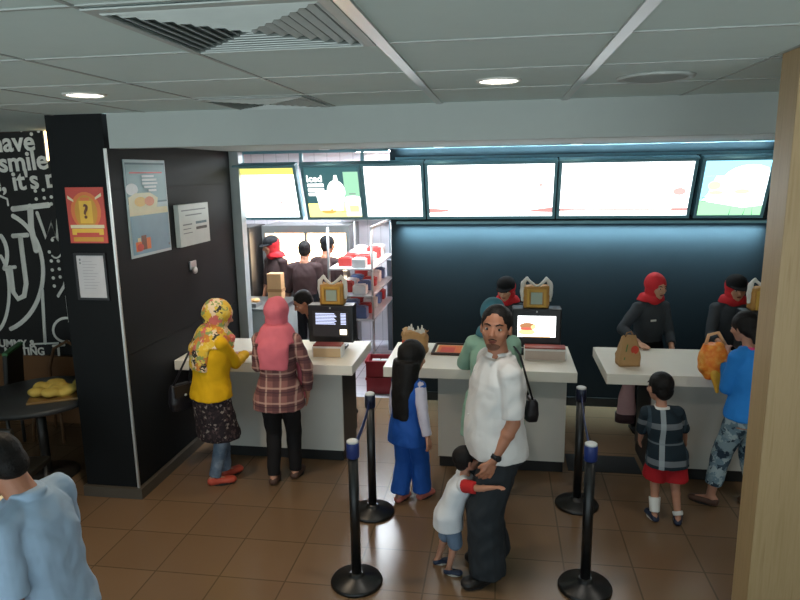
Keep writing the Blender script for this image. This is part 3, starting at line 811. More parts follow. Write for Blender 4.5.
t, w, h = sheet('poster_art', 'red poster with a yellow question mark jar, on the front of the black pillar', 'poster', (-3.255, 2.52), (-2.945, 2.10), 4.52,
    [(P_RED, []), (P_ORG, U(.5, .58, .40, .34)), (P_GLD, U(.5, .56, .30, .30)), (P_YEL, rc(.33, .67, .36, .76)), (P_ORG, rc(.38, .62, .76, .82)), (P_CRM, rc(.05, .95, .27, .33)), (P_YEL, rc(.08, .92, .15, .26)), (P_RED, rc(.2, .8, .13, .19)), (P_GLD, rc(.1, .9, .03, .11)), (P_CRM, [(.05, .80), (.2, .74), (.2, .78), (.05, .86)]), (P_CRM, [(.95, .84), (.78, .78), (.78, .82), (.95, .9)])])
b = MB(); b.addmesh(textmesh('?', .15, .001, .003, 'CENTER'), Matrix.Translation((0, -.0135, -.02)) @ RXZ); b.build('lettering', P_BRN, t)
t, w, h = sheet('notice', 'white printed notice in a dark frame under the red poster on the pillar', 'notice', (-3.225, 2.005), (-2.995, 1.675), 4.52, [(M('notice_paper', '#b9b9bd', .5), []), (P_GRY, U(.12, .9, .035, .03)), (P_GRY, U(.12, .82, .03, .025))] + [(M('notice_ink', '#9a9aa2', .5), rc(.2, .2+.6*(.6+.4*((i*37) % 10)/10), .85-i*.07, .862-i*.07)) for i in range(10)], BLKPL)
def side(t): t.rotation_euler = (0, 0, PI/2)
# prints on the long side face of the block (they face the counter)
def sidesheet(name, label, cat, y0, y1, z0, z1, parts, frame=None, th=.008):
    t, w, h = sheet(name, label, cat, (0, z1), (y1-y0, z0), 0, parts, frame, th)
    t.location = (-2.893, (y0+y1)/2, (z0+z1)/2); t.rotation_euler = (0, 0, PI/2); return t, w, h
t, w, h = sidesheet('poster_art', 'tall blue grey menu poster with food pictures on the side of the black pillar', 'poster', 4.72, 5.35, 1.95, 2.725,
    [(P_PAL, []), (P_TEAL, rc(.02, .98, .55, .97)), (M('poster_haze', '#7fa0a6', .35), rc(.03, .97, .57, .95)), (P_RED, rc(.1, .9, .86, .875)), (P_WHT, U(.13, .70, .14, .06)), (P_CRM, [(.03, .5), (.7, .5), (.74, .6), (.55, .66), (.2, .66), (.03, .62)]), (P_YEL, U(.3, .57, .14, .05)), (P_ORG, U(.52, .57, .12, .05)), (P_CRM, rc(.03, .97, .43, .5)), (P_BLU, rc(.03, .97, .03, .43)), (P_ORG, rc(.10, .24, .06, .16)), (P_BRN, rc(.24, .36, .07, .22)), (P_ORG, rc(.36, .46, .07, .19)), (P_CRM, rc(.15, .22, .16, .2)), (P_RED, U(.2, .1, .08, .04)), (P_GRY, U(.93, .08, .02, .015))])
b = MB()
for i, (u0, u1) in enumerate(((.36, .66), (.36, .72), (.36, .74), (.4, .7), (.5, .7))): b.bx((u0-.5)*w, (u1-.5)*w, -.0185, -.0165, (.82-i*.037-.5)*h, (.842-i*.037-.5)*h)
b.build('lettering', P_WHT, t)
t, w, h = sidesheet('information_sign', 'small white information sign board next to the tall blue grey poster', 'sign', 5.46, 6.06, 1.955, 2.335, [(M('sign_white', '#c4ccc9', .4), [])] + [(P_GRY, rc(*r)) for r in ((.08, .9, .84, .87), (.2, .75, .72, .75), (.1, .4, .50, .53), (.1, .36, .40, .42), (.1, .4, .30, .32))] + [(P_TEAL, rc(.52, .9, .50, .56)), (M('sign_dark', '#26302f', .4), rc(.52, .9, .36, .43))], th=.045)
t = thing('wall_fitting', 'small round chrome fitting on the black pillar under the white sign', 'fitting', (-2.893, 5.72, 1.74), PI/2)
b = MB(); b.bx(-.06, .06, -.02, 0, -.02, .06, .005); b.build('plate', STEEL, t); b = MB(); b.ell((0, -.03, -.03), (.035, .02, .035)); b.build('knob', ALU, t)
# panelled wainscot below the mural
b = MB(); b.bx(-7.5, -3.4, 5.95, 6.0, 0, .74); struct('trim_wainscot', b, M('wainscot_wood', '#6e4a2a', .5, var=.2, vs=4))

# ------------------------------------------------------------------ things on the counters
KRAFT = M('kraft_paper', '#b08a5c', .8, var=.1, bump=.3, bs=40); KRAFT_D = M('kraft_dark', '#8d6640', .8); BAGWHITE = M('bag_film', '#d9d5cc', .45); GOLDP = M('gold_print', '#c99b3c', .5)
EMB_R = M('emblem_red', '#c8432c', .6); EMB_G = M('emblem_green', '#5c7a3e', .6); EMB_Y = M('emblem_yellow', '#e6bb3f', .6)
def paperbag(b, w, d, h, top=.75, crumple=.008, seed=1, closed=True):
    rnd = random.Random(seed); n = 9; rs = []
    for i in range(n+1):
        t = i/n; kx = 1-(1-top)*max(0, t-.35)/.65; ky = 1-(.75 if closed else .1)*max(0, t-.45)/.55; z = h*t; L = []
        a, c = w/2*kx, d/2*ky; per = 8
        for j in range(per): L.append((-a+2*a*j/per, -c))
        for j in range(4): L.append((a, -c+2*c*j/4))
        for j in range(per): L.append((a-2*a*j/per, c))
        for j in range(4): L.append((-a, c-2*c*j/4))
        cr = crumple*(.3+t)
        rs.append([V((x+rnd.uniform(-cr, cr), y+rnd.uniform(-cr, cr), z+(rnd.uniform(-cr, cr)*1.5 if i == n else 0))) for x, y in L])
    b.rings(rs)
def disc_on(b, c, r, y, n=18): b.prism([V((c[0]+r[0]*math.cos(2*PI*i/n), y, c[1]+r[1]*math.sin(2*PI*i/n))) for i in range(n)], (0, -.002, 0))
# tall bag on the third counter
t = thing('paper_bag', 'tall brown paper carrier bag with a red emblem on the counter by the boy', 'paper bag', (1.08, 5.50, .965), .15)
b = MB(); paperbag(b, .17, .12, .25, .62, .006, 3); b.build('bag', KRAFT, t)
b = MB(); disc_on(b, (.035, .145), (.032, .036), -.058); b.build('emblem', EMB_R, t)
b = MB(); b.prism([(-.055, -.06, .06), (-.045, -.06, .06), (-.02, -.052, .19), (-.03, -.052, .19)], (0, -.002, 0)); b.build('emblem', EMB_G, t)
b = MB(); b.path([(-.03, 0, .24), (-.015, .01, .275), (.02, .012, .285), (.04, 0, .245)], .006, 8); b.build('handle', KRAFT_D, t)
# crumpled bag on the second counter
t = thing('paper_bag', 'open crumpled brown paper bag with red print and white film, beside the tray', 'paper bag', (-.76, 5.70, .965), -.1)
b = MB(); paperbag(b, .22, .14, .20, .98, .012, 5, False); b.build('bag', KRAFT, t)
b = MB(); b.prism([(-.105, -.085, .01), (-.03, -.085, .01), (-.02, -.085, .14), (-.10, -.085, .13)], (0, -.003, 0)); b.build('print', EMB_R, t)
b = MB()
for i in range(7):
    x = -.06+.024*i; b.cap((x, .01*math.sin(i*2), .17), (x+.03*math.sin(i*3.1), .02*math.cos(i), .235+.025*math.sin(i*1.7)), .018, .007, 8)
link('film', remesh(b, .006, 1, 'film', BAGWHITE, .003, 60), t)
# tray
t = thing('serving_tray', 'dark serving tray with a printed paper liner on the middle counter', 'tray', (-.36, 5.80, .965), -.03)
b = MB(); b.bx(-.24, .24, -.18, .17, 0, .008)
for r in ((-.24, -.225, -.18, .17), (.225, .24, -.18, .17), (-.225, .225, -.18, -.165), (-.225, .225, .155, .17)): b.bx(r[0], r[1], r[2], r[3], .004, .024)
b.build('tray', M('tray_brown', '#3a2620', .45), t)
b = MB(); b.bx(-.215, .215, -.155, .145, .008, .0095); b.mi = 1; b.bx(-.20, .02, -.14, .13, .0095, .0105); b.mi = 2; b.bx(-.17, -.04, -.10, .06, .0105, .0112); b.mi = 3; b.bx(.06, .18, -.1, .12, .0095, .0105); b.build('liner', [P_CRM, P_ORG, P_RED, M('liner_tan', '#c7a06c', .6)], t)
def flyerbox(loc, rz, label, w, red):
    t = thing('leaflet_holder', label, 'leaflet holder', loc, rz)
    b = MB(); b.bx(-w/2, w/2, -.07, .07, 0, .10, .004); b.build('holder', WHITE, t)
    b = MB(); b.prism([(-w/2+.01, -.071, .005), (w/2-.01, -.071, .005), (w/2-.01, -.071, .085), (-w/2+.01, -.071, .085)], (0, -.003, 0)); b.build('print', M('holder_print', '#b9a89c', .5) if red else M('holder_tan', '#c3ab86', .5), t)
    b = MB(); b.bx(-w/2+.006, w/2-.006, -.06, .06, .10, .112, .002); b.build('leaflets', M('leaflet_red', '#8d3b2e', .5), t)
flyerbox((-1.53, 5.52, .965), .03, 'low white leaflet holder with reddish leaflets in front of the menu list screen', .27, 0)
flyerbox((.40, 5.62, .965), -.02, 'low white leaflet holder in front of the burger picture screen', .36, 1)
b = MB(); b.bx(-.10, .10, -.14, .14, 0, .006)
o = b.build('order_card', M('order_card', '#cfd2cf', .5), loc=(-2.14, 5.62, .965), rot=(0, 0, -.3)); tag(o, 'white paper card lying on the counter between the two women in headscarves', 'card')
# order displays, each with a promotional carrier bag standing on its head
def display(x, y, label, kind):
    t = thing('order_display', label, 'display', (x, y, .965), 0)
    b = MB(); b.bx(-.13, .13, -.06, .12, 0, .02, .004); b.build('foot', BLKPL, t)
    b = MB(); b.bx(-.05, .05, -.02, .05, .02, .12); b.build('stand', BLKPL, t)
    b = MB(); b.bx(-.215, .215, -.05, .11, .07, .425, .012); b.build('housing', BLKPL, t)
    b = MB(); sw, z0, z1 = (.165, .17, .36) if kind == 'burger' else (.17, .13, .37)
    b.bx(-sw, sw, -.056, -.05, z0, z1)
    wh = [SCR, EM('lcd_orange', '#ffcf8c', 1.7), EM('lcd_red', '#e0705c', 1.1), EM('lcd_brown', '#c98d5e', 1.0)] if kind == 'burger' else [EM('lcd_dark', '#1d1a1e', .6), EM('lcd_text', '#cfd8ff', 1.5), EM('lcd_glow', '#fff1cf', 3.0)]
    if kind == 'burger':
        for k, (mi, pts) in enumerate(((1, U(-.085, .215, .075, .028)), (3, U(-.08, .27, .07, .03)), (2, U(-.085, .245, .06, .014)), (1, U(-.03, .26, .02, .02)))):
            b.mi = mi; b._f([b.bm.verts.new((u, -.0565-.0004*k, v)) for u, v in pts])
        b.mi = 1; b.bx(-.12, .12, -.0575, -.056, .17, .176)
    else:
        for i in range(8):
            for (u0, u1) in ((-.14, .04+.03*((i*7) % 3)/3), (.10, .15)):
                b.mi = 1; b.bx(u0, u1, -.0575, -.056, .345-i*.014, .352-i*.014)
        b.mi = 2; b._f([b.bm.verts.new((u, -.0575, v)) for u, v in rc(.09, .155, .15, .20)])
    b.build('screen', wh, t)
    b = MB(); b.ell((0, -.052, .40), (.008, .004, .008)); b.build('sensor', ALU, t)
    return t
display(-1.555, 5.76, 'black order display listing white text lines, beside the woman in plaid', 'list')
display(.33, 5.76, 'black order display showing a burger picture, behind the man in white', 'burger')
display(2.26, 5.80, 'black order display behind the woman in the blue top', 'list')
def toybag(x, y, label, rz=0):
    t = thing('carrier_bag', label, 'carrier bag', (x, y, 1.392), rz, 'promotional carrier bags on the order displays')
    b = MB(); paperbag(b, .22, .12, .19, .97, .004, 9, False); b.build('bag', M('bag_tan', '#b8863f', .6, var=.15), t)
    b = MB()
    for r in ((-.085, -.062, .01, .17), (.062, .085, .01, .17), (-.062, .062, .145, .17), (-.062, .062, .01, .03)): b.bx(r[0], r[1], -.078, -.058, r[2], r[3], .003)
    b.build('printed_frame', GOLDP, t)
    b = MB(); b.bx(-.05, .05, -.068, -.058, .035, .14); b.build('window', M('bag_window', '#9fae9c', .4), t)
    for q in (-1, 1):
        b = MB()
        b.path([(q*.115, 0, .05), (q*.125, -.01, .14), (q*.115, -.01, .22), (q*.085, 0, .255), (q*.04, -.03, .215), (0, -.045, .19)], [.016, .02, .022, .018, .012, .008], 9)
        link('handle', remesh(b, .006, 1, 'handle', BAGWHITE, .004, 70), t)
toybag(-1.545, 5.80, 'golden carrier bag standing on the display that lists white text lines')
toybag(.325, 5.80, 'golden carrier bag with a crumpled film handle, standing on the burger picture display')
toybag(2.235, 5.84, 'golden carrier bag beside the face of the staff member in the black cap')
# pink bag hanging below the third counter
t = thing('hanging_bag', 'small pink bag with a dark base hanging under the end of the counter', 'bag', (1.14, 5.74, .372))
b = MB(); b.sm = True; b.loft([(V((0, 0, .03)), .075, .05, 0), (V((0, 0, .10)), .082, .055, 0), (V((0, 0, .25)), .066, .045, 0), (V((0.01, 0, .36)), .045, .03, 0)], 20, 2.6); link('bag', remesh(b, .007, 2, 'bag', M('pink_fabric', '#c79a98', .8), .004, 40), t)
b = MB(); b.sm = True; b.loft([(V((-.01, 0, -.01)), .085, .058, 0), (V((-.01, 0, .07)), .088, .06, 0)], 20, 2.6); b.build('base', M('bag_plum', '#3d2327', .7), t)
b = MB(); b.path([(-.03, 0, .34), (-.02, 0, .42), (.02, 0, .47), (.05, 0, .495)], .009, 8); b.path([(.045, 0, .34), (.05, 0, .42), (.05, 0, .495)], .009, 8); b.build('strap', M('pink_strap', '#d8bcb6', .7), t)

# ------------------------------------------------------------------ kitchen
t = thing('kitchen_counter', 'stainless steel work counter in the kitchen with a food tray on it', 'counter', (-3.02, 7.72, 0))
b = MB(); b.bx(-.40, .40, -.45, .35, .97, 1.0, .004); b.build('worktop', STEEL, t); b = MB(); b.bx(-.38, .38, -.42, .33, .1, .97); b.build('cabinet', M('kitchen_panel', '#aeb3b2', .45, .3), t); b = MB(); b.bx(-.36, .36, -.38, .3, 0, .1); b.build('plinth', KICK, t)
t = thing('food_tray', 'metal food tray of bread buns on the kitchen work counter', 'tray', (-3.12, 7.45, 1.0))
b = MB(); b.bx(-.2, .2, -.11, .11, 0, .05, .01); b.build('tray', STEEL, t)
for i in range(5):
    b = MB(); b.ell((-.15+.075*i, .02*math.sin(i*2), .066), (.045, .055, .03)); b.build('bun', M('bun', '#e3b171', .6), t)
t = thing('steel_oven', 'dark steel oven cabinet standing behind the kitchen work counter', 'oven', (-4.15, 9.0, 0))
b = MB(); b.bx(-.65, .65, -.3, .35, 0, 1.86, .01); b.build('body', DSTEEL, t)
for z in (1.70, 1.38, 1.14): b = MB(); b.bx(-.58, .58, -.325, -.29, z, z+.03); b.build('door_handle', STEEL, t)
b = MB(); b.bx(-.55, .55, -.308, -.298, 1.44, 1.66); b.build('door', M('oven_glass', '#232729', .2), t)
b = MB(); b.bx(-.1, .22, -.308, -.30, 1.0, 1.07); b.build('display', EM('oven_lcd', '#bfe8d4', .9), t)
t = thing('food_warmer', 'brightly lit food warming cabinet at the back of the kitchen', 'food warmer', (-2.78, 9.3, 0))
b = MB(); b.bx(-.65, .65, -.3, .36, .0, 1.05, .01); b.bx(-.65, -.6, -.3, .36, 1.05, 1.75); b.bx(.6, .65, -.3, .36, 1.05, 1.75); b.bx(-.65, .65, .32, .36, 1.05, 1.75); b.bx(-.65, .65, -.3, .36, 1.75, 1.86); b.bx(-.02, .02, -.28, -.24, 1.05, 1.75); b.build('cabinet', STEEL, t)
b = MB(); b.bx(-.58, .58, .28, .315, 1.12, 1.72); b.build('lit_panel', EM('warmer_glow', '#ffe0b8', 12), t)
for x in (-.3, .3): b = MB(); b.bx(x-.24, x+.24, -.1, .1, 1.70, 1.745); b.build('heat_lamp', EM('heat_lamp', '#ffcf96', 9), t)
t = thing('kitchen_vent', 'small dark grille sign high on the kitchen back wall', 'grille', (-2.72, 9.69, 2.16))
b = MB(); b.bx(-.14, .14, -.02, 0, -.11, .11); b.build('plate', M('grille_dark', '#5b5552', .6), t)
b = MB()
for i in range(4): b.bx(-.12, .12, -.03, -.02, -.09+.05*i, -.065+.05*i)
b.build('slat', M('grille_tan', '#a08d83', .6), t)
t = thing('bag_stack', 'upright brown paper sacks stacked behind the kitchen work counter', 'paper sacks', (-2.86, 7.92, 1.0))
b = MB(); b.bx(-.10, .09, -.07, .07, 0, .34, .01); b.build('sacks', M('sack_tan', '#b58d63', .8), t); b = MB(); b.bx(-.105, .095, -.075, .075, .1, .14); b.build('band', KRAFT_D, t)
# steel rack running away along the opening
t = thing('storage_rack', 'bright steel rack with red packets on its shelves, just inside the kitchen', 'rack', (-1.80, 8.35, 0))
for z in (1.45, 1.12, .82): b = MB(); b.bx(-.28, .28, -.75, .75, z-.02, z, .003); b.build('shelf', M('rack_white', '#c9cdd2', .35, .3), t)
for x in (-.27, .27):
    for y in (-.73, .73): b = MB(); b.tube((x, y, 0), (x, y, 1.95), .016); b.build('upright', STEEL, t)
b = MB(); b.bx(-.28, .28, .71, .74, 1.93, 1.96); b.bx(.255, .285, -.75, .75, 1.93, 1.96); b.build('top_rail', STEEL, t)
PKR, PKB, PKW = M('packet_red', '#c23a36', .4), M('packet_blue', '#5a6fa0', .4), M('packet_white', '#dfe0e2', .4)
rr = random.Random(4); prot = {}
for zi, z in enumerate((1.45, 1.12, .82)):
    for i in range(9):
        y = 7.70+i*.155; c = [('red', PKR), ('white', PKW), ('blue', PKB)][(i*2+zi) % 3 if zi else (0 if i in (1, 2, 3, 6) else 1)]
        hh = .10+.05*rr.random(); x = -1.80+(-.11 if i % 2 else .10)
        b = MB(); b.bx(-.085, .085, -.07, .07, 0, hh, .012); b.bx(-.06, .06, -.045, .045, hh, hh+.012)
        o = b.build('food_packet', c[1], loc=(x, y, z+.002)); tag(o, f'{c[0]} food packet on the {("topmost", "second highest", "lower")[zi]} shelf of the bright steel rack', 'packet', f'{c[0]} packets on the {("topmost", "second", "lower")[zi]} rack shelf')
t = thing('drink_machine', 'tall steel drink machine with a slanted white chute beside the rack', 'drink machine', (-1.42, 9.38, 0))
b = MB(); b.bx(-.2, .2, -.25, .3, 0, 1.35, .01); b.bx(-.2, .2, .0, .3, 1.35, 1.95, .01); b.build('body', M('machine_steel', '#7f8d98', .35, .6), t)
b = MB(); b.box((-.05, -.08, 1.62), (.07, .05, .44), (0, -.35, 0), .01); b.build('chute', WHITE, t); b = MB(); b.bx(.02, .16, -.26, -.2, 1.36, 1.5, .01); b.build('tap', ALU, t)
t = thing('wall_shelf', 'pale steel shelf with white cups high on the kitchen back wall', 'shelf', (-1.85, 9.55, 1.95))
b = MB(); b.bx(-.5, .5, -.14, .14, 0, .02); b.build('board', STEEL, t)
for i in range(7): b = MB(); b.lathe((-.42+.14*i, 0, .02), [(.03, 0), (.045, .14), (.045, .15)], 16); b.build('cup', WHITE, t)
# red crates on the kitchen floor
def crate(z, label):
    t = thing('crate', label, 'crate', (-1.36, 7.38, z), .05, 'red crates'); R = M('crate_red', '#8e1f2c', .45)
    b = MB()
    for r in ((-.2, .2, -.15, -.135), (-.2, .2, .135, .15), (-.2, -.185, -.135, .135), (.185, .2, -.135, .135)): b.bx(r[0], r[1], r[2], r[3], .0, .20)
    b.bx(-.2, .2, -.15, .15, 0, .012); b.build('body', R, t)
    b = MB(); b.bx(-.21, .21, -.16, -.15, .17, .20); b.bx(-.21, .21, .15, .16, .17, .20); b.bx(-.21, -.2, -.16, .16, .17, .20); b.bx(.2, .21, -.16, .16, .17, .20); b.build('rim', R, t)
    return t
crate(0.0, 'dark red plastic crate on the kitchen floor, under another crate'); t = crate(.205, 'dark red plastic crate stacked on another, filled with white packets')
for i in range(6):
    b = MB(); b.bx(-.05, .05, -.035, .035, 0, .06, .012); o = b.build('white_packet', PKW, loc=(-1.47+.106*(i % 3), 7.32+.12*(i//3), .218+.09), rot=(0, 0, .04*i)); tag(o, 'white packet in the upper dark red crate', 'packet', 'white packets in the upper crate')
# kitchen lights
def panel(x, y, label):
    t = thing('ceiling_panel_light', label, 'ceiling light', (x, y, 2.9), 0, 'kitchen ceiling panels'); b = MB(); b.bx(-.3, .3, -.3, .3, -.02, 0); b.build('frame', ALU, t); b = MB(); b.bx(-.28, .28, -.28, .28, -.024, -.02); b.build('diffuser', EM('panel_white', '#e6f0f8', 78), t)
panel(-1.75, 8.9, 'lit ceiling panel above the steel rack in the kitchen'); panel(-3.3, 8.1, 'lit ceiling panel above the kitchen work counter'); panel(-1.65, 7.7, 'lit ceiling panel over the red crates in the kitchen')

# ------------------------------------------------------------------ dining corner
BOOTH = M('booth_black', '#15140f', .5, var=.2)
def diner_chair(loc, rz, label, high=.92, trim=None):
    t = thing('dining_chair', label, 'chair', loc, rz, 'dark chairs in the dining corner')
    b = MB(); b.bx(-.22, .22, -.21, .21, .42, .47, .018); b.build('seat', BOOTH, t)
    b = MB(); b.box((0, -.215, (.47+high)/2), (.44, .045, high-.45), (.07, 0, 0), .018); b.build('backrest', BOOTH, t)
    if trim: b = MB(); b.box((0, -.235, high+.005), (.44, .05, .03), (.07, 0, 0), .01); b.build('top_trim', trim, t)
    for x in (-.18, .18):
        for y in (-.17, .17): b = MB(); b.tube((x, y, 0), (x, y, .43), .016); b.build('leg', DSTEEL, t)
diner_chair((-4.78, 5.22, 0), PI*.62, 'dark dining chair with a green trimmed top behind the dining table', 1.0, M('trim_green', '#2f6b3a', .5))
diner_chair((-3.62, 4.0, 0), PI*.05, 'dark dining chair standing by the foot of the black pillar', .86)
diner_chair((-4.15, 3.75, 0), PI*.12, 'dark dining chair between the pillar chair and the dining wall', .86)
t = thing('dining_table', 'dark round dining table below the mural', 'table', (-3.96, 4.82, 0))
b = MB(); b.lathe((0, 0, 0), [(.50, .70), (.52, .71), (.52, .74), (.505, .75), (.001, .75)], 40); b.build('tabletop', M('table_dark', '#34373a', .4), t)
b = MB(); b.lathe((0, 0, 0), [(.04, .02), (.04, .70)], 20); b.build('column', DSTEEL, t); b = MB(); b.lathe((0, 0, 0), [(.26, 0), (.26, .012), (.05, .03)], 30); b.build('base', DSTEEL, t)
t = thing('food_tray', 'brown tray with crumpled yellow wrappers on the round dining table', 'tray', (-3.72, 4.80, .75), .5)
b = MB(); b.bx(-.24, .24, -.17, .17, 0, .02, .006); b.build('tray', M('tray_wood', '#8a6a3a', .5), t)
wr = random.Random(2)
b = MB()
for i in range(20): b.ell((wr.uniform(-.19, .2), wr.uniform(-.13, .14), .05+.03*wr.random()), (.07, .055, .035))
link('wrappers', remesh(b, .01, 1, 'wrappers', M('wrapper_yellow', '#c9ad52', .7), .008, 45), t)
t = thing('wicker_chair', 'brown chair with a round hoop back beside the mural wall', 'chair', (-4.42, 5.62, 0), PI)
WK = M('wicker_brown', '#6b4a2e', .6)
b = MB(); b.lathe((0, 0, 0), [(.20, .41), (.22, .43), (.22, .46), (.001, .47)], 28); b.build('seat', M('wicker_seat', '#4a2a20', .6), t)
b = MB(); b.path([(-.17, -.18, .45), (-.2, -.22, .65), (-.15, -.25, .85), (0, -.26, .93), (.15, -.25, .85), (.2, -.22, .65), (.17, -.18, .45)], .016, 10); b.build('backrest', WK, t)
for x in (-.14, .14):
    for y in (-.14, .14): b = MB(); b.tube((x*1.2, y*1.2, 0), (x, y, .42), .015); b.build('leg', WK, t)
t = thing('cafe_table', 'cream topped table in front of the person in the light blue shirt', 'table', (-3.06, 2.92, 0))
b = MB(); b.lathe((0, 0, 0), [(.40, .715), (.42, .725), (.42, .745), (.41, .75), (.001, .75)], 40); b.build('tabletop', M('table_cream', '#e6dcbc', .5), t)
b = MB(); b.lathe((0, 0, 0), [(.035, .02), (.035, .715)], 20); b.build('column', DSTEEL, t); b = MB(); b.lathe((0, 0, 0), [(.24, 0), (.24, .012), (.04, .03)], 30); b.build('base', DSTEEL, t)

# ------------------------------------------------------------------ people
def loc(l, rz, w):
    """world point -> a person's own frame"""
    return Matrix.Rotation(-rz, 3, 'Z') @ (V(w)-V(l))
R = math.radians
FLORAL = blotch('floral_scarf', [(0, '#d8b23a'), (.22, '#c9803a'), (.38, '#e2c9a8'), (.52, '#c76a63'), (.66, '#3a3a36'), (.74, '#d9bf5a'), (.88, '#8a9a5e')], 20, dist=.10)
CAMO = blotch('camo_denim', [(0, '#6f8794'), (.3, '#9fb0b6'), (.5, '#3e515f'), (.7, '#83979f'), (.85, '#2b3a48')], 22, dist=.08)
JEANF = blotch('faded_jeans', [(.3, '#3a4658'), (.5, '#5d6d80'), (.7, '#8a95a0')], 6, const=False, vor=False)
SKIRT = blotch('speckled_skirt', [(0, '#231d22'), (.45, '#2e2528'), (.7, '#4a3b3c'), (.85, '#857a74'), (.93, '#2a2226')], 55, dist=.03)
YELLOW = M('yellow_knit', '#d2a414', .8, var=.12, vs=14, bump=.2, bs=180, spec=.2)
PINKS = M('pink_scarf', '#cf6a76', .75, var=.14, vs=12, spec=.2)
PLAID = plaid('pink_plaid', '#8d5e58', [(2, 0, .42, '#5d3b3d', .75), (0, .1, .42, '#59393d', .65), (2, .55, .12, '#c9a292', .6), (0, .62, .12, '#c7a595', .6), (2, .8, .08, '#3e2a30', .6)], 8.5)
PANTS = M('black_trousers', '#1c1a1b', .8, var=.2, spec=.2)
ROYAL = M('royal_blue', '#1d4f9e', .7, var=.15, vs=12, spec=.25)
LILAC = M('lilac_white', '#c0bccb', .7, var=.1, vs=30, spec=.2)
MINT = M('mint_cloth', '#93b6a0', .75, var=.08, spec=.2)
TEALS = M('teal_scarf', '#41727f', .75, var=.12, spec=.2)
SHIRTW = M('white_shirt', '#d5d2d0', .75, var=.04, spec=.2)
SLATE = M('slate_trousers', '#2b2f33', .8, var=.12, spec=.2)
TEEW = M('tee_white', '#d2d5da', .8, var=.05, spec=.2)
TEER = M('tee_red', '#b52a2b', .8, var=.1, spec=.2)
DENIM = M('denim', '#6c7f96', .85, var=.15, vs=20, spec=.2)
BOYP = plaid('boy_plaid', '#1d2a33', [(2, .32, .16, '#8d949a', .55), (0, .335, .13, '#a9b4ba', .7), (0, .62, .08, '#3a4a55', .8), (2, .75, .05, '#7b868c', .5)], 3.6)
SHORTR = M('red_shorts', '#a92028', .75, var=.1, spec=.2)
AZURE = M('azure_top', '#2a7fd0', .75, var=.08, spec=.2)
UNI = M('uniform_grey', '#3f4449', .75, var=.1, spec=.2)
UNID = M('uniform_dark', '#3a2a2a', .75, var=.1, spec=.2)
REDS = M('red_scarf', '#c92c33', .7, var=.12, spec=.25)
BLACKC = M('black_cloth', '#17181b', .75, var=.15, spec=.2)
SKYS = M('sky_shirt', '#9db4cc', .75, var=.05, spec=.2)
BLKL = M('black_leather', '#17151a', .45, var=.1)
SHOE_N = M('navy_shoe', '#1a2740', .6); SHOE_R = M('red_shoe', '#b0432f', .6, var=.2, vs=30); SHOE_B = M('black_shoe', '#151414', .5); SANDAL = M('sandal_brown', '#4a3024', .6); SHOE_P = M('pink_shoe', '#b8665a', .6)

# 1 woman in yellow
L1, r1 = (-2.38, 4.86, 0), R(-38)
p = Person('person', 'person in a yellow top and floral headscarf leaning at the counter by the black pillar', L1, r1, 1.55, curl=.15, fem=True, fat=1.08, lean=(0, .05),
           feet=((-.03, .10, .1), (.03, -.03, -.5)), hands=[(*loc(L1, r1, (-2.36, 5.27, 1.02)), 0, 1, 0), (*loc(L1, r1, (-2.20, 5.20, 1.05)), .1, 1, -.05)], poles=[(-.5, -1, -.3), (.8, -.8, -.5)], head=(R(-22), R(-14), 0), skin=SKIN_L)
p.body(); p.shirt(YELLOW, .505, 1., .036, amp=.006, name='top'); p.trousers(JEANF, 1., .007, name='jeans', top=.52); p.skirt(SKIRT, .27, .535, .020, .03)
p.hijab(FLORAL, .27, .12, 1.12, vol=1.2, amp=.006); p.shoes(SHOE_R); p.face()
def shoulderbag(name, label, lc, rz, w, h, strap_top, mat):
    t = thing(name, label, 'bag', lc, rz)
    b = MB(); b.sm = True; b.loft([(V((0, 0, 0)), w*.46, .045, 0), (V((0, 0, h*.3)), w*.52, .055, 0), (V((0, 0, h*.8)), w*.47, .045, 0), (V((0, 0, h)), w*.42, .022, 0)], 24, 3.5); link('bag', remesh(b, .007, 2, 'bag', mat, .003, 40), t)
    b = MB(); b.prism([(-w*.45, -.05, h*.55), (w*.45, -.05, h*.55), (w*.42, -.035, h*.98), (-w*.42, -.035, h*.98)], (0, -.010, 0)); b.build('flap', mat, t)
    b = MB(); s_ = V(strap_top); b.path([(-w*.35, 0, h*.95), s_+V((-.03, -.03, -.05)), s_, s_+V((.03, .04, -.06)), (w*.35, 0, h*.95)], .009, 8); b.build('strap', mat, t)
    b = MB(); b.ell((0, -.062, h*.6), (.012, .006, .012)); b.build('clasp', ALU, t)
shoulderbag('handbag', 'black handbag hanging at the hip of the person in the yellow top', (-2.64, 4.86, .66), R(60), .22, .22, (.06, -.12, .60), BLKL)
# 2 woman in plaid
L2, r2 = (-1.81, 4.93, 0), R(4)
p = Person('person', 'person in a pink headscarf and plaid shirt, seen from behind at the counter', L2, r2, 1.56, curl=.2, fem=True, fat=1.06, lean=(.0, .03),
           feet=((-.075, -.02, .1), (.085, .10, -.1)), hands=[(*loc(L2, r2, (-1.94, 5.24, 1.0)), 0, 1, -.05), loc(L2, r2, (-1.60, 5.06, .78))], poles=[(-.5, -.8, -.5), (1, -.3, 0)], head=(R(10), R(-10), 0), skin=SKIN_L)
p.body(); p.shirt(PLAID, .44, .95, .022, .03, .006); p.trousers(PANTS, 1., .010); p.hijab(PINKS, .27, .14, 1.0, vol=1.16, amp=.006, tail=([(.10, -.05, 1.28), (.14, .10, 1.18), (.17, .13, .95), (.18, .12, .72)], [.03, .04, .035, .02])); p.shoes(SANDAL, .002, 'sandal', False); p.face()
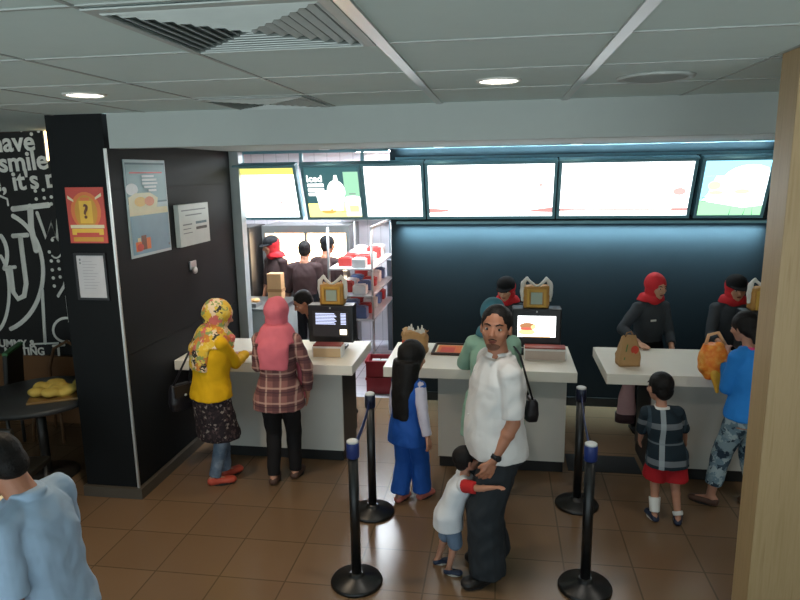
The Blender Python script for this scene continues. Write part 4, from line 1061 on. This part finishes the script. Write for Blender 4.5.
# 3 girl
L3, r3 = (-.70, 4.74, 0), R(-32)
p = Person('person', 'girl with long black hair in a blue outfit with lilac sleeves, walking by the counter', L3, r3, 1.22, fem=True, fat=1.05, hk=1.4, lean=(0, .02),
           feet=((-.05, -.05, .1), (.06, .10, -.1)), hands=[None, loc(L3, r3, (-.52, 4.58, .60))], poles=[(-.4, -1, 0), (.3, -1, 0)], head=(R(-6), R(-8), 0), skin=SKIN_L, vox=.006)
p.body(); p.shirt(LILAC, .55, .95, .012, name='blouse'); p.trousers(ROYAL, .97, .014, .028, .005); p.shirt(ROYAL, .42, .1, .028, .004, .005, 'tunic', sleeves=False); p.hair(back=.46, vol=.05, wide=1.5); p.shoes(SHOE_P); p.face()
# 4 woman in mint
L4, r4 = (-.04, 4.84, 0), R(6)
p = Person('person', 'person in a mint green tunic and teal headscarf behind the man in white', L4, r4, 1.60, curl=.15, fem=True, fat=1.15, lean=(0, .05),
           feet=((-.09, 0, .1), (.09, .02, -.1)), hands=[(*loc(L4, r4, (-.20, 5.24, 1.0)), 0, 1, -.05), (*loc(L4, r4, (.06, 5.24, 1.0)), 0, 1, -.05)], poles=[(-1, -.6, -.5), (.3, -.6, -.6)], head=(R(-8), R(-6), 0), skin=SKIN_L)
p.body(); p.shirt(MINT, .36, .97, .026, .03, .006, 'tunic'); p.skirt(MINT, .20, .50, .02, .005); p.hijab(TEALS, .03, .03, .45, vol=1.08); p.shoes(SANDAL, .003); p.face()
shoulderbag('shoulder_bag', 'black shoulder bag at the side of the person in the mint tunic', (.25, 4.84, .70), R(-75), .15, .18, (-.04, -.13, .58), BLKL)
# 5 man in white
L5, r5 = (.0, 3.92, 0), R(112)
p5 = p = Person('person', 'man with short black hair in an untucked white short-sleeved shirt, looking up at us', L5, r5, 1.74, fat=1.12, hk=1.08, lean=(.0, .0), belly=.05,
           feet=((-.11, .10, .25), (.10, -.02, -.1)), hands=[loc(L5, r5, (-.02, 3.70, .87)), loc(L5, r5, (-.14, 4.16, .84))], poles=[(-.3, -1, 0), (.25, -1, 0)], head=(R(58), R(6), R(-2)), skin=SKIN, vox=.006)
p.body(); p.shirt(SHIRTW, .485, .44, .028, .02, .006, collar=True); p.trousers(SLATE, 1.02, .026, .045, .008, top=.55); p.hair(); p.shoes(SHOE_B); p.face()
b = MB(); b.sm = True; p.he(b, (0, .205, -.37), (.165, .165, .12)); p.he(b, (0, .37, -.345), (.06, .03, .03)); p.add('beard', b, M('stubble', '#6b4636', .7, var=.2, vs=80), .006, 1)
b = MB(); b.path([p.H(-.10, .345, -.225), p.H(0, .392, -.195), p.H(.10, .345, -.225)], [.010*p.hh, .022*p.hh, .010*p.hh], 8); b.build('moustache', HAIR, p.root)
wq = p.wr[0]; d = (p.wr[0]-p.el[0]).normalized()
b = MB(); b.tube(wq-d*.045, wq-d*.015, .036, .034, 24); x_, y_, _ = basis(d); b.tube(wq-d*.03+V((0, 0, 0))-V((.034, 0, 0)), wq-d*.03-V((.044, 0, 0)), .019, .018, 20); b.build('wristwatch', BLKPL, p.root)
b = MB()
for i in range(6):
    z = .80-.055*i; c = p.sp(z*p.h); bb = .05*math.exp(-((z-.60)/.09)**2)
    b.ell((c.x, c.y+.118*p.k*1.04+.03+bb*.95, z*p.h), (.007, .004, .007), None, 10, 6)
b.build('button', WHITE, p.root)
# 6 toddler hugging his leg
L6, r6 = (-.31, 3.88, 0), R(-84)
p = Person('person', "toddler in a white and red tee hugging the man's leg", L6, r6, .81, fat=1.22, hk=1.55, lean=(0, .10), drop=.01,
           feet=((-.05, -.07, .2), (.06, .0, -.2)), hands=[loc(L6, r6, (-.20, 3.90, .54)), loc(L6, r6, (.06, 3.59, .75))], poles=[(-1, -.2, -.4), (1.2, -.1, -.6)], head=(R(14), R(10), R(4)), skin=SKIN_L, vox=.005)
p.body(); p.shirt(TEEW, .40, .1, .018, .012, .003, 'tee', sleeves=False); p.trousers(DENIM, .56, .012, .012, .003, 'shorts', .5)
for i in (0, 1):
    b = MB(); b.sm = True; b.cap(p.sp(.80*p.h).lerp(p.sh[i], .55), p.sh[i], .036, .040); e = p.sh[i].lerp(p.el[i], .8); b.tube(p.sh[i], e, .042, .038); p.add('sleeve', b, TEER, .005, 2, .002)
p.hair(); p.shoes(SHOE_N, .006, 'trainer'); p.face()
# 7 boy
L7, r7 = (1.245, 4.72, 0), R(6)
p = Person('person', 'boy in a dark plaid shirt and red shorts, seen from behind by the counter', L7, r7, 1.045, fat=1.12, hk=1.52, lean=(-.06, .0),
           feet=((-.075, -.03, .12), (.08, -.08, -.35)), hands=[loc(L7, r7, (1.08, 4.90, .52)), loc(L7, r7, (1.42, 4.90, .55))], poles=[(-.6, -1, 0), (.8, -1, 0)], head=(R(18), R(-4), 0), skin=SKIN_L, vox=.006)
p.body(); p.shirt(BOYP, .42, .55, .020, .02, .004); p.trousers(SHORTR, .42, .018, .03, .004, 'shorts', .5); p.hair(); p.shoes(SHOE_N, .008, 'trainer'); p.face()
b = MB(); b.sm = True
for i in (0,): b.tube(p.an[i]+V((0, 0, .02)), p.an[i].lerp(p.kn[i], .52), .036, .043); p.add('sock', b, WHITE, .005, 1, .001)
b = MB(); b.sm = True; b.tube(p.an[1]+V((0, 0, .02)), p.an[1].lerp(p.kn[1], .2), .036, .038); p.add('sock', b, WHITE, .005, 1, .001)
b = MB(); b.sm = True; c = p.sp(.845*p.h); b.loft([(c+V((0, 0, -.015)), .062, .062, 0), (c+V((0, 0, .012)), .056, .056, 0)], 22); p.add('collar', b, WHITE, .005, 1)
# 8 woman in blue
L8, r8 = (1.86, 4.93, 0), R(30)
p = Person('person', 'person in a bright blue top and camouflage denim trousers holding an orange bag', L8, r8, 1.52, fem=True, fat=1.05, lean=(0, .03),
           feet=((-.15, .15, .5), (.10, -.05, -.1)), hands=[loc(L8, r8, (1.72, 5.08, 1.15)), loc(L8, r8, (1.79, 5.13, 1.12))], poles=[(-.6, -.8, -.8), (1, -.6, -.3)], head=(R(10), R(-12), 0), skin=SKIN_L)
p.body(); p.shirt(AZURE, .50, .92, .024, .01, .005, 'top'); p.trousers(CAMO, .86, .013, .006, .005); p.hair(back=.10, vol=.03); p.shoes(SANDAL, .0, 'sandal', False); p.face()
b = MB(); b.sm = True; c = p.sp(.84*p.h); b.loft([(c+V((0, 0, -.012)), .070, .068, 0), (c+V((0, 0, .02)), .060, .06, 0)], 22); p.add('collar', b, M('pink_collar', '#d2427a', .7), .006, 1)
t = thing('plastic_bag', 'crumpled orange plastic bag held by the person in the blue top', 'bag', (1.635, 5.12, .93))
b = MB(); b.sm = True; rb = random.Random(6)
b.loft([(V((0, 0, .06)), .05, .04, 0), (V((0, 0, .14)), .105, .07, 0), (V((0, 0, .26)), .10, .07, 0), (V((0, 0, .33)), .07, .05, 0)], 22, 2.3)
for i in range(10): b.ell((rb.uniform(-.1, .1), rb.uniform(-.05, .05), rb.uniform(.10, .33)), (rb.uniform(.02, .05), .03, rb.uniform(.02, .05)))
link('bag', remesh(b, .006, 2, 'bag', blotch('orange_film', [(.2, '#d8571f'), (.5, '#e8842e'), (.75, '#f0b45a')], 16, .4, False, False), .006, 55), t)
b = MB(); b.cap((0, -.05, .12), (.03, -.06, -.03), .03, .012); b.cap((.03, -.05, .10), (.055, -.06, .0), .025, .01); link('tail', remesh(b, .006, 1, 'tail', M('orange_yellow', '#e9ae3a', .4), .004, 60), t)
b = MB(); b.path([(-.06, 0, .32), (-.04, .01, .40), (.03, .015, .42), (.08, 0, .33)], .014, 8); b.build('handle', M('orange_pale', '#d9a878', .4), t)
# 9-11 staff behind the counters
L9, r9 = (1.44, 6.47, 0), R(205)
p = Person('person', 'staff member in a red headscarf and grey uniform with one hand on the counter', L9, r9, 1.58, fem=True, lean=(0, .03),
           hands=[loc(L9, r9, (1.62, 6.22, .90)), (*loc(L9, r9, (1.29, 6.08, 1.0)), .15, 1, -.05)], curl=.1, poles=[(-.8, -1, 0), (.8, -1, 0)], head=(R(4), R(-8), 0), skin=SKIN_F)
p.body(); p.shirt(UNI, .47, .8, .016, .0, .004, 'uniform_shirt'); p.trousers(BLACKC, 1.); p.hijab(REDS, .03, .03, .45, vol=1.04); p.shoes(SHOE_B); p.face()
b = MB(); b.box(p.sp(.74*p.h)+V((.06, .137, 0)), (.06, .006, .018)); b.build('name_badge', WHITE, p.root)
L10, r10 = (2.20, 6.48, 0), R(176)
p = Person('person', 'staff member in a black cap over a red headscarf, beside the wooden column', L10, r10, 1.57, fem=True, lean=(0, .03),
           hands=[(*loc(L10, r10, (2.36, 6.13, 1.0)), 0, 1, -.05), (*loc(L10, r10, (2.03, 6.13, 1.0)), 0, 1, -.05)], curl=.1, head=(R(6), R(-8), 0), skin=SKIN_F)
p.body(); p.shirt(UNI, .47, .8, .016, .0, .004, 'uniform_shirt'); p.trousers(BLACKC, 1.); p.hijab(REDS, .03, .03, .45, vol=1.04); p.cap(BLACKC); p.shoes(SHOE_B); p.face()
b = MB(); b.ell(p.H(-.36, -.02, .16), (.028, .028, .028)); b.build('flower_pin', REDS, p.root)
L11, r11 = (.08, 6.50, 0), R(172)
p = Person('person', 'staff member in a black cap and red headscarf behind the person in mint', L11, r11, 1.53, fem=True, lean=(0, .02),
           hands=[(*loc(L11, r11, (.2, 6.14, 1.0)), 0, 1, -.05), (*loc(L11, r11, (-.06, 6.14, 1.0)), 0, 1, -.05)], curl=.1, head=(R(-8), R(-12), 0), skin=SKIN_F)
p.body(); p.shirt(UNI, .47, .8, .016, .0, .004, 'uniform_shirt'); p.trousers(BLACKC, 1.); p.hijab(REDS, .03, .03, .45, vol=1.04); p.cap(BLACKC); p.shoes(SHOE_B); p.face()
# 12-15 kitchen crew
def crew(l, rz, h, label, scarf, lean=(0, .02), head=(0, 0, 0), hands=None, cap=False, drop=0, fem=False):
    p = Person('person', label, l, rz, h, fem=fem, lean=lean, head=head, hands=hands, vox=.009, drop=drop)
    p.body(); p.shirt(UNID, .46, .6, .016, .0, .004, 'uniform_shirt'); p.trousers(BLACKC, 1.)
    if scarf: p.hijab(REDS, .03, .03, .45, vol=1.04)
    else: p.hair()
    if cap: p.cap(BLACKC)
    p.shoes(SHOE_B); p.face(); return p
crew((-3.10, 8.66, 0), R(150), 1.72, 'kitchen worker in a black cap and red headscarf by the steel oven', True, head=(R(-15), R(-10), 0), cap=True, fem=True)
crew((-2.60, 8.32, 0), R(8), 1.68, 'bareheaded kitchen worker in a dark uniform facing the lit food warmer', False, head=(R(-8), R(-5), 0))
crew((-2.42, 8.72, 0), R(-15), 1.70, 'kitchen worker in a black cap and dark uniform next to the steel rack', False, head=(R(-10), R(-5), 0), cap=True)
L15, r15 = (-1.62, 6.62, 0), R(120)
crew(L15, r15, 1.62, 'staff member in a dark uniform bending forward behind the menu list display', False, lean=(.0, .34), head=(0, R(-30), 0), hands=[loc(L15, r15, (-1.95, 6.3, .8)), loc(L15, r15, (-1.75, 6.75, .75))], drop=.20)
# 16 person in light blue
L16, r16 = (-1.80, 2.15, 0), R(92)
p = Person('person', 'person with black hair in a light blue shirt by the cream topped table', L16, r16, 1.62, fat=.98, lean=(-.02, .05), drop=.01,
           feet=((-.1, .0, .1), (.1, .0, -.1)), hands=[loc(L16, r16, (-2.03, 1.98, .94)), loc(L16, r16, (-2.10, 2.28, .96))], poles=[(-.3, -1, -.3), (.3, -1, -.3)], head=(R(14), R(-30), 0), skin=SKIN, vox=.006)
p.body(); p.shirt(SKYS, .50, .46, .022, .006, .007, collar=True); p.trousers(SLATE, 1., .014); p.hair(vol=.02); p.shoes(SHOE_B); p.face()

# ------------------------------------------------------------------ light
w = bpy.data.worlds.new('world'); S.world = w; w.use_nodes = True
bg = w.node_tree.nodes['Background']; wt = w.node_tree; tc = wt.nodes.new('ShaderNodeTexCoord'); sx = wt.nodes.new('ShaderNodeSeparateXYZ'); rp = wt.nodes.new('ShaderNodeValToRGB')
ad = wt.nodes.new('ShaderNodeMath'); ad.operation = 'MULTIPLY_ADD'; ad.inputs[1].default_value = .5; ad.inputs[2].default_value = .5
wt.links.new(tc.outputs['Generated'], sx.inputs[0]); wt.links.new(sx.outputs[2], ad.inputs[0]); wt.links.new(ad.outputs[0], rp.inputs[0]); wt.links.new(rp.outputs[0], bg.inputs[0])
# window daylight, made brighter below the horizon to lift the ceiling
rp.color_ramp.elements[0].position = .46; rp.color_ramp.elements[0].color = (.86, .99, 1.0, 1); rp.color_ramp.elements[1].position = .54; rp.color_ramp.elements[1].color = (.33, .40, .44, 1)
bg.inputs[1].default_value = 4.0
S.view_settings.view_transform = 'Standard'; S.view_settings.look = 'None'; S.view_settings.gamma = 1.0; S.view_settings.use_curve_mapping = False
S.view_settings.exposure = 0.2
S.cycles.use_denoising = True
S.cycles.max_bounces = 8
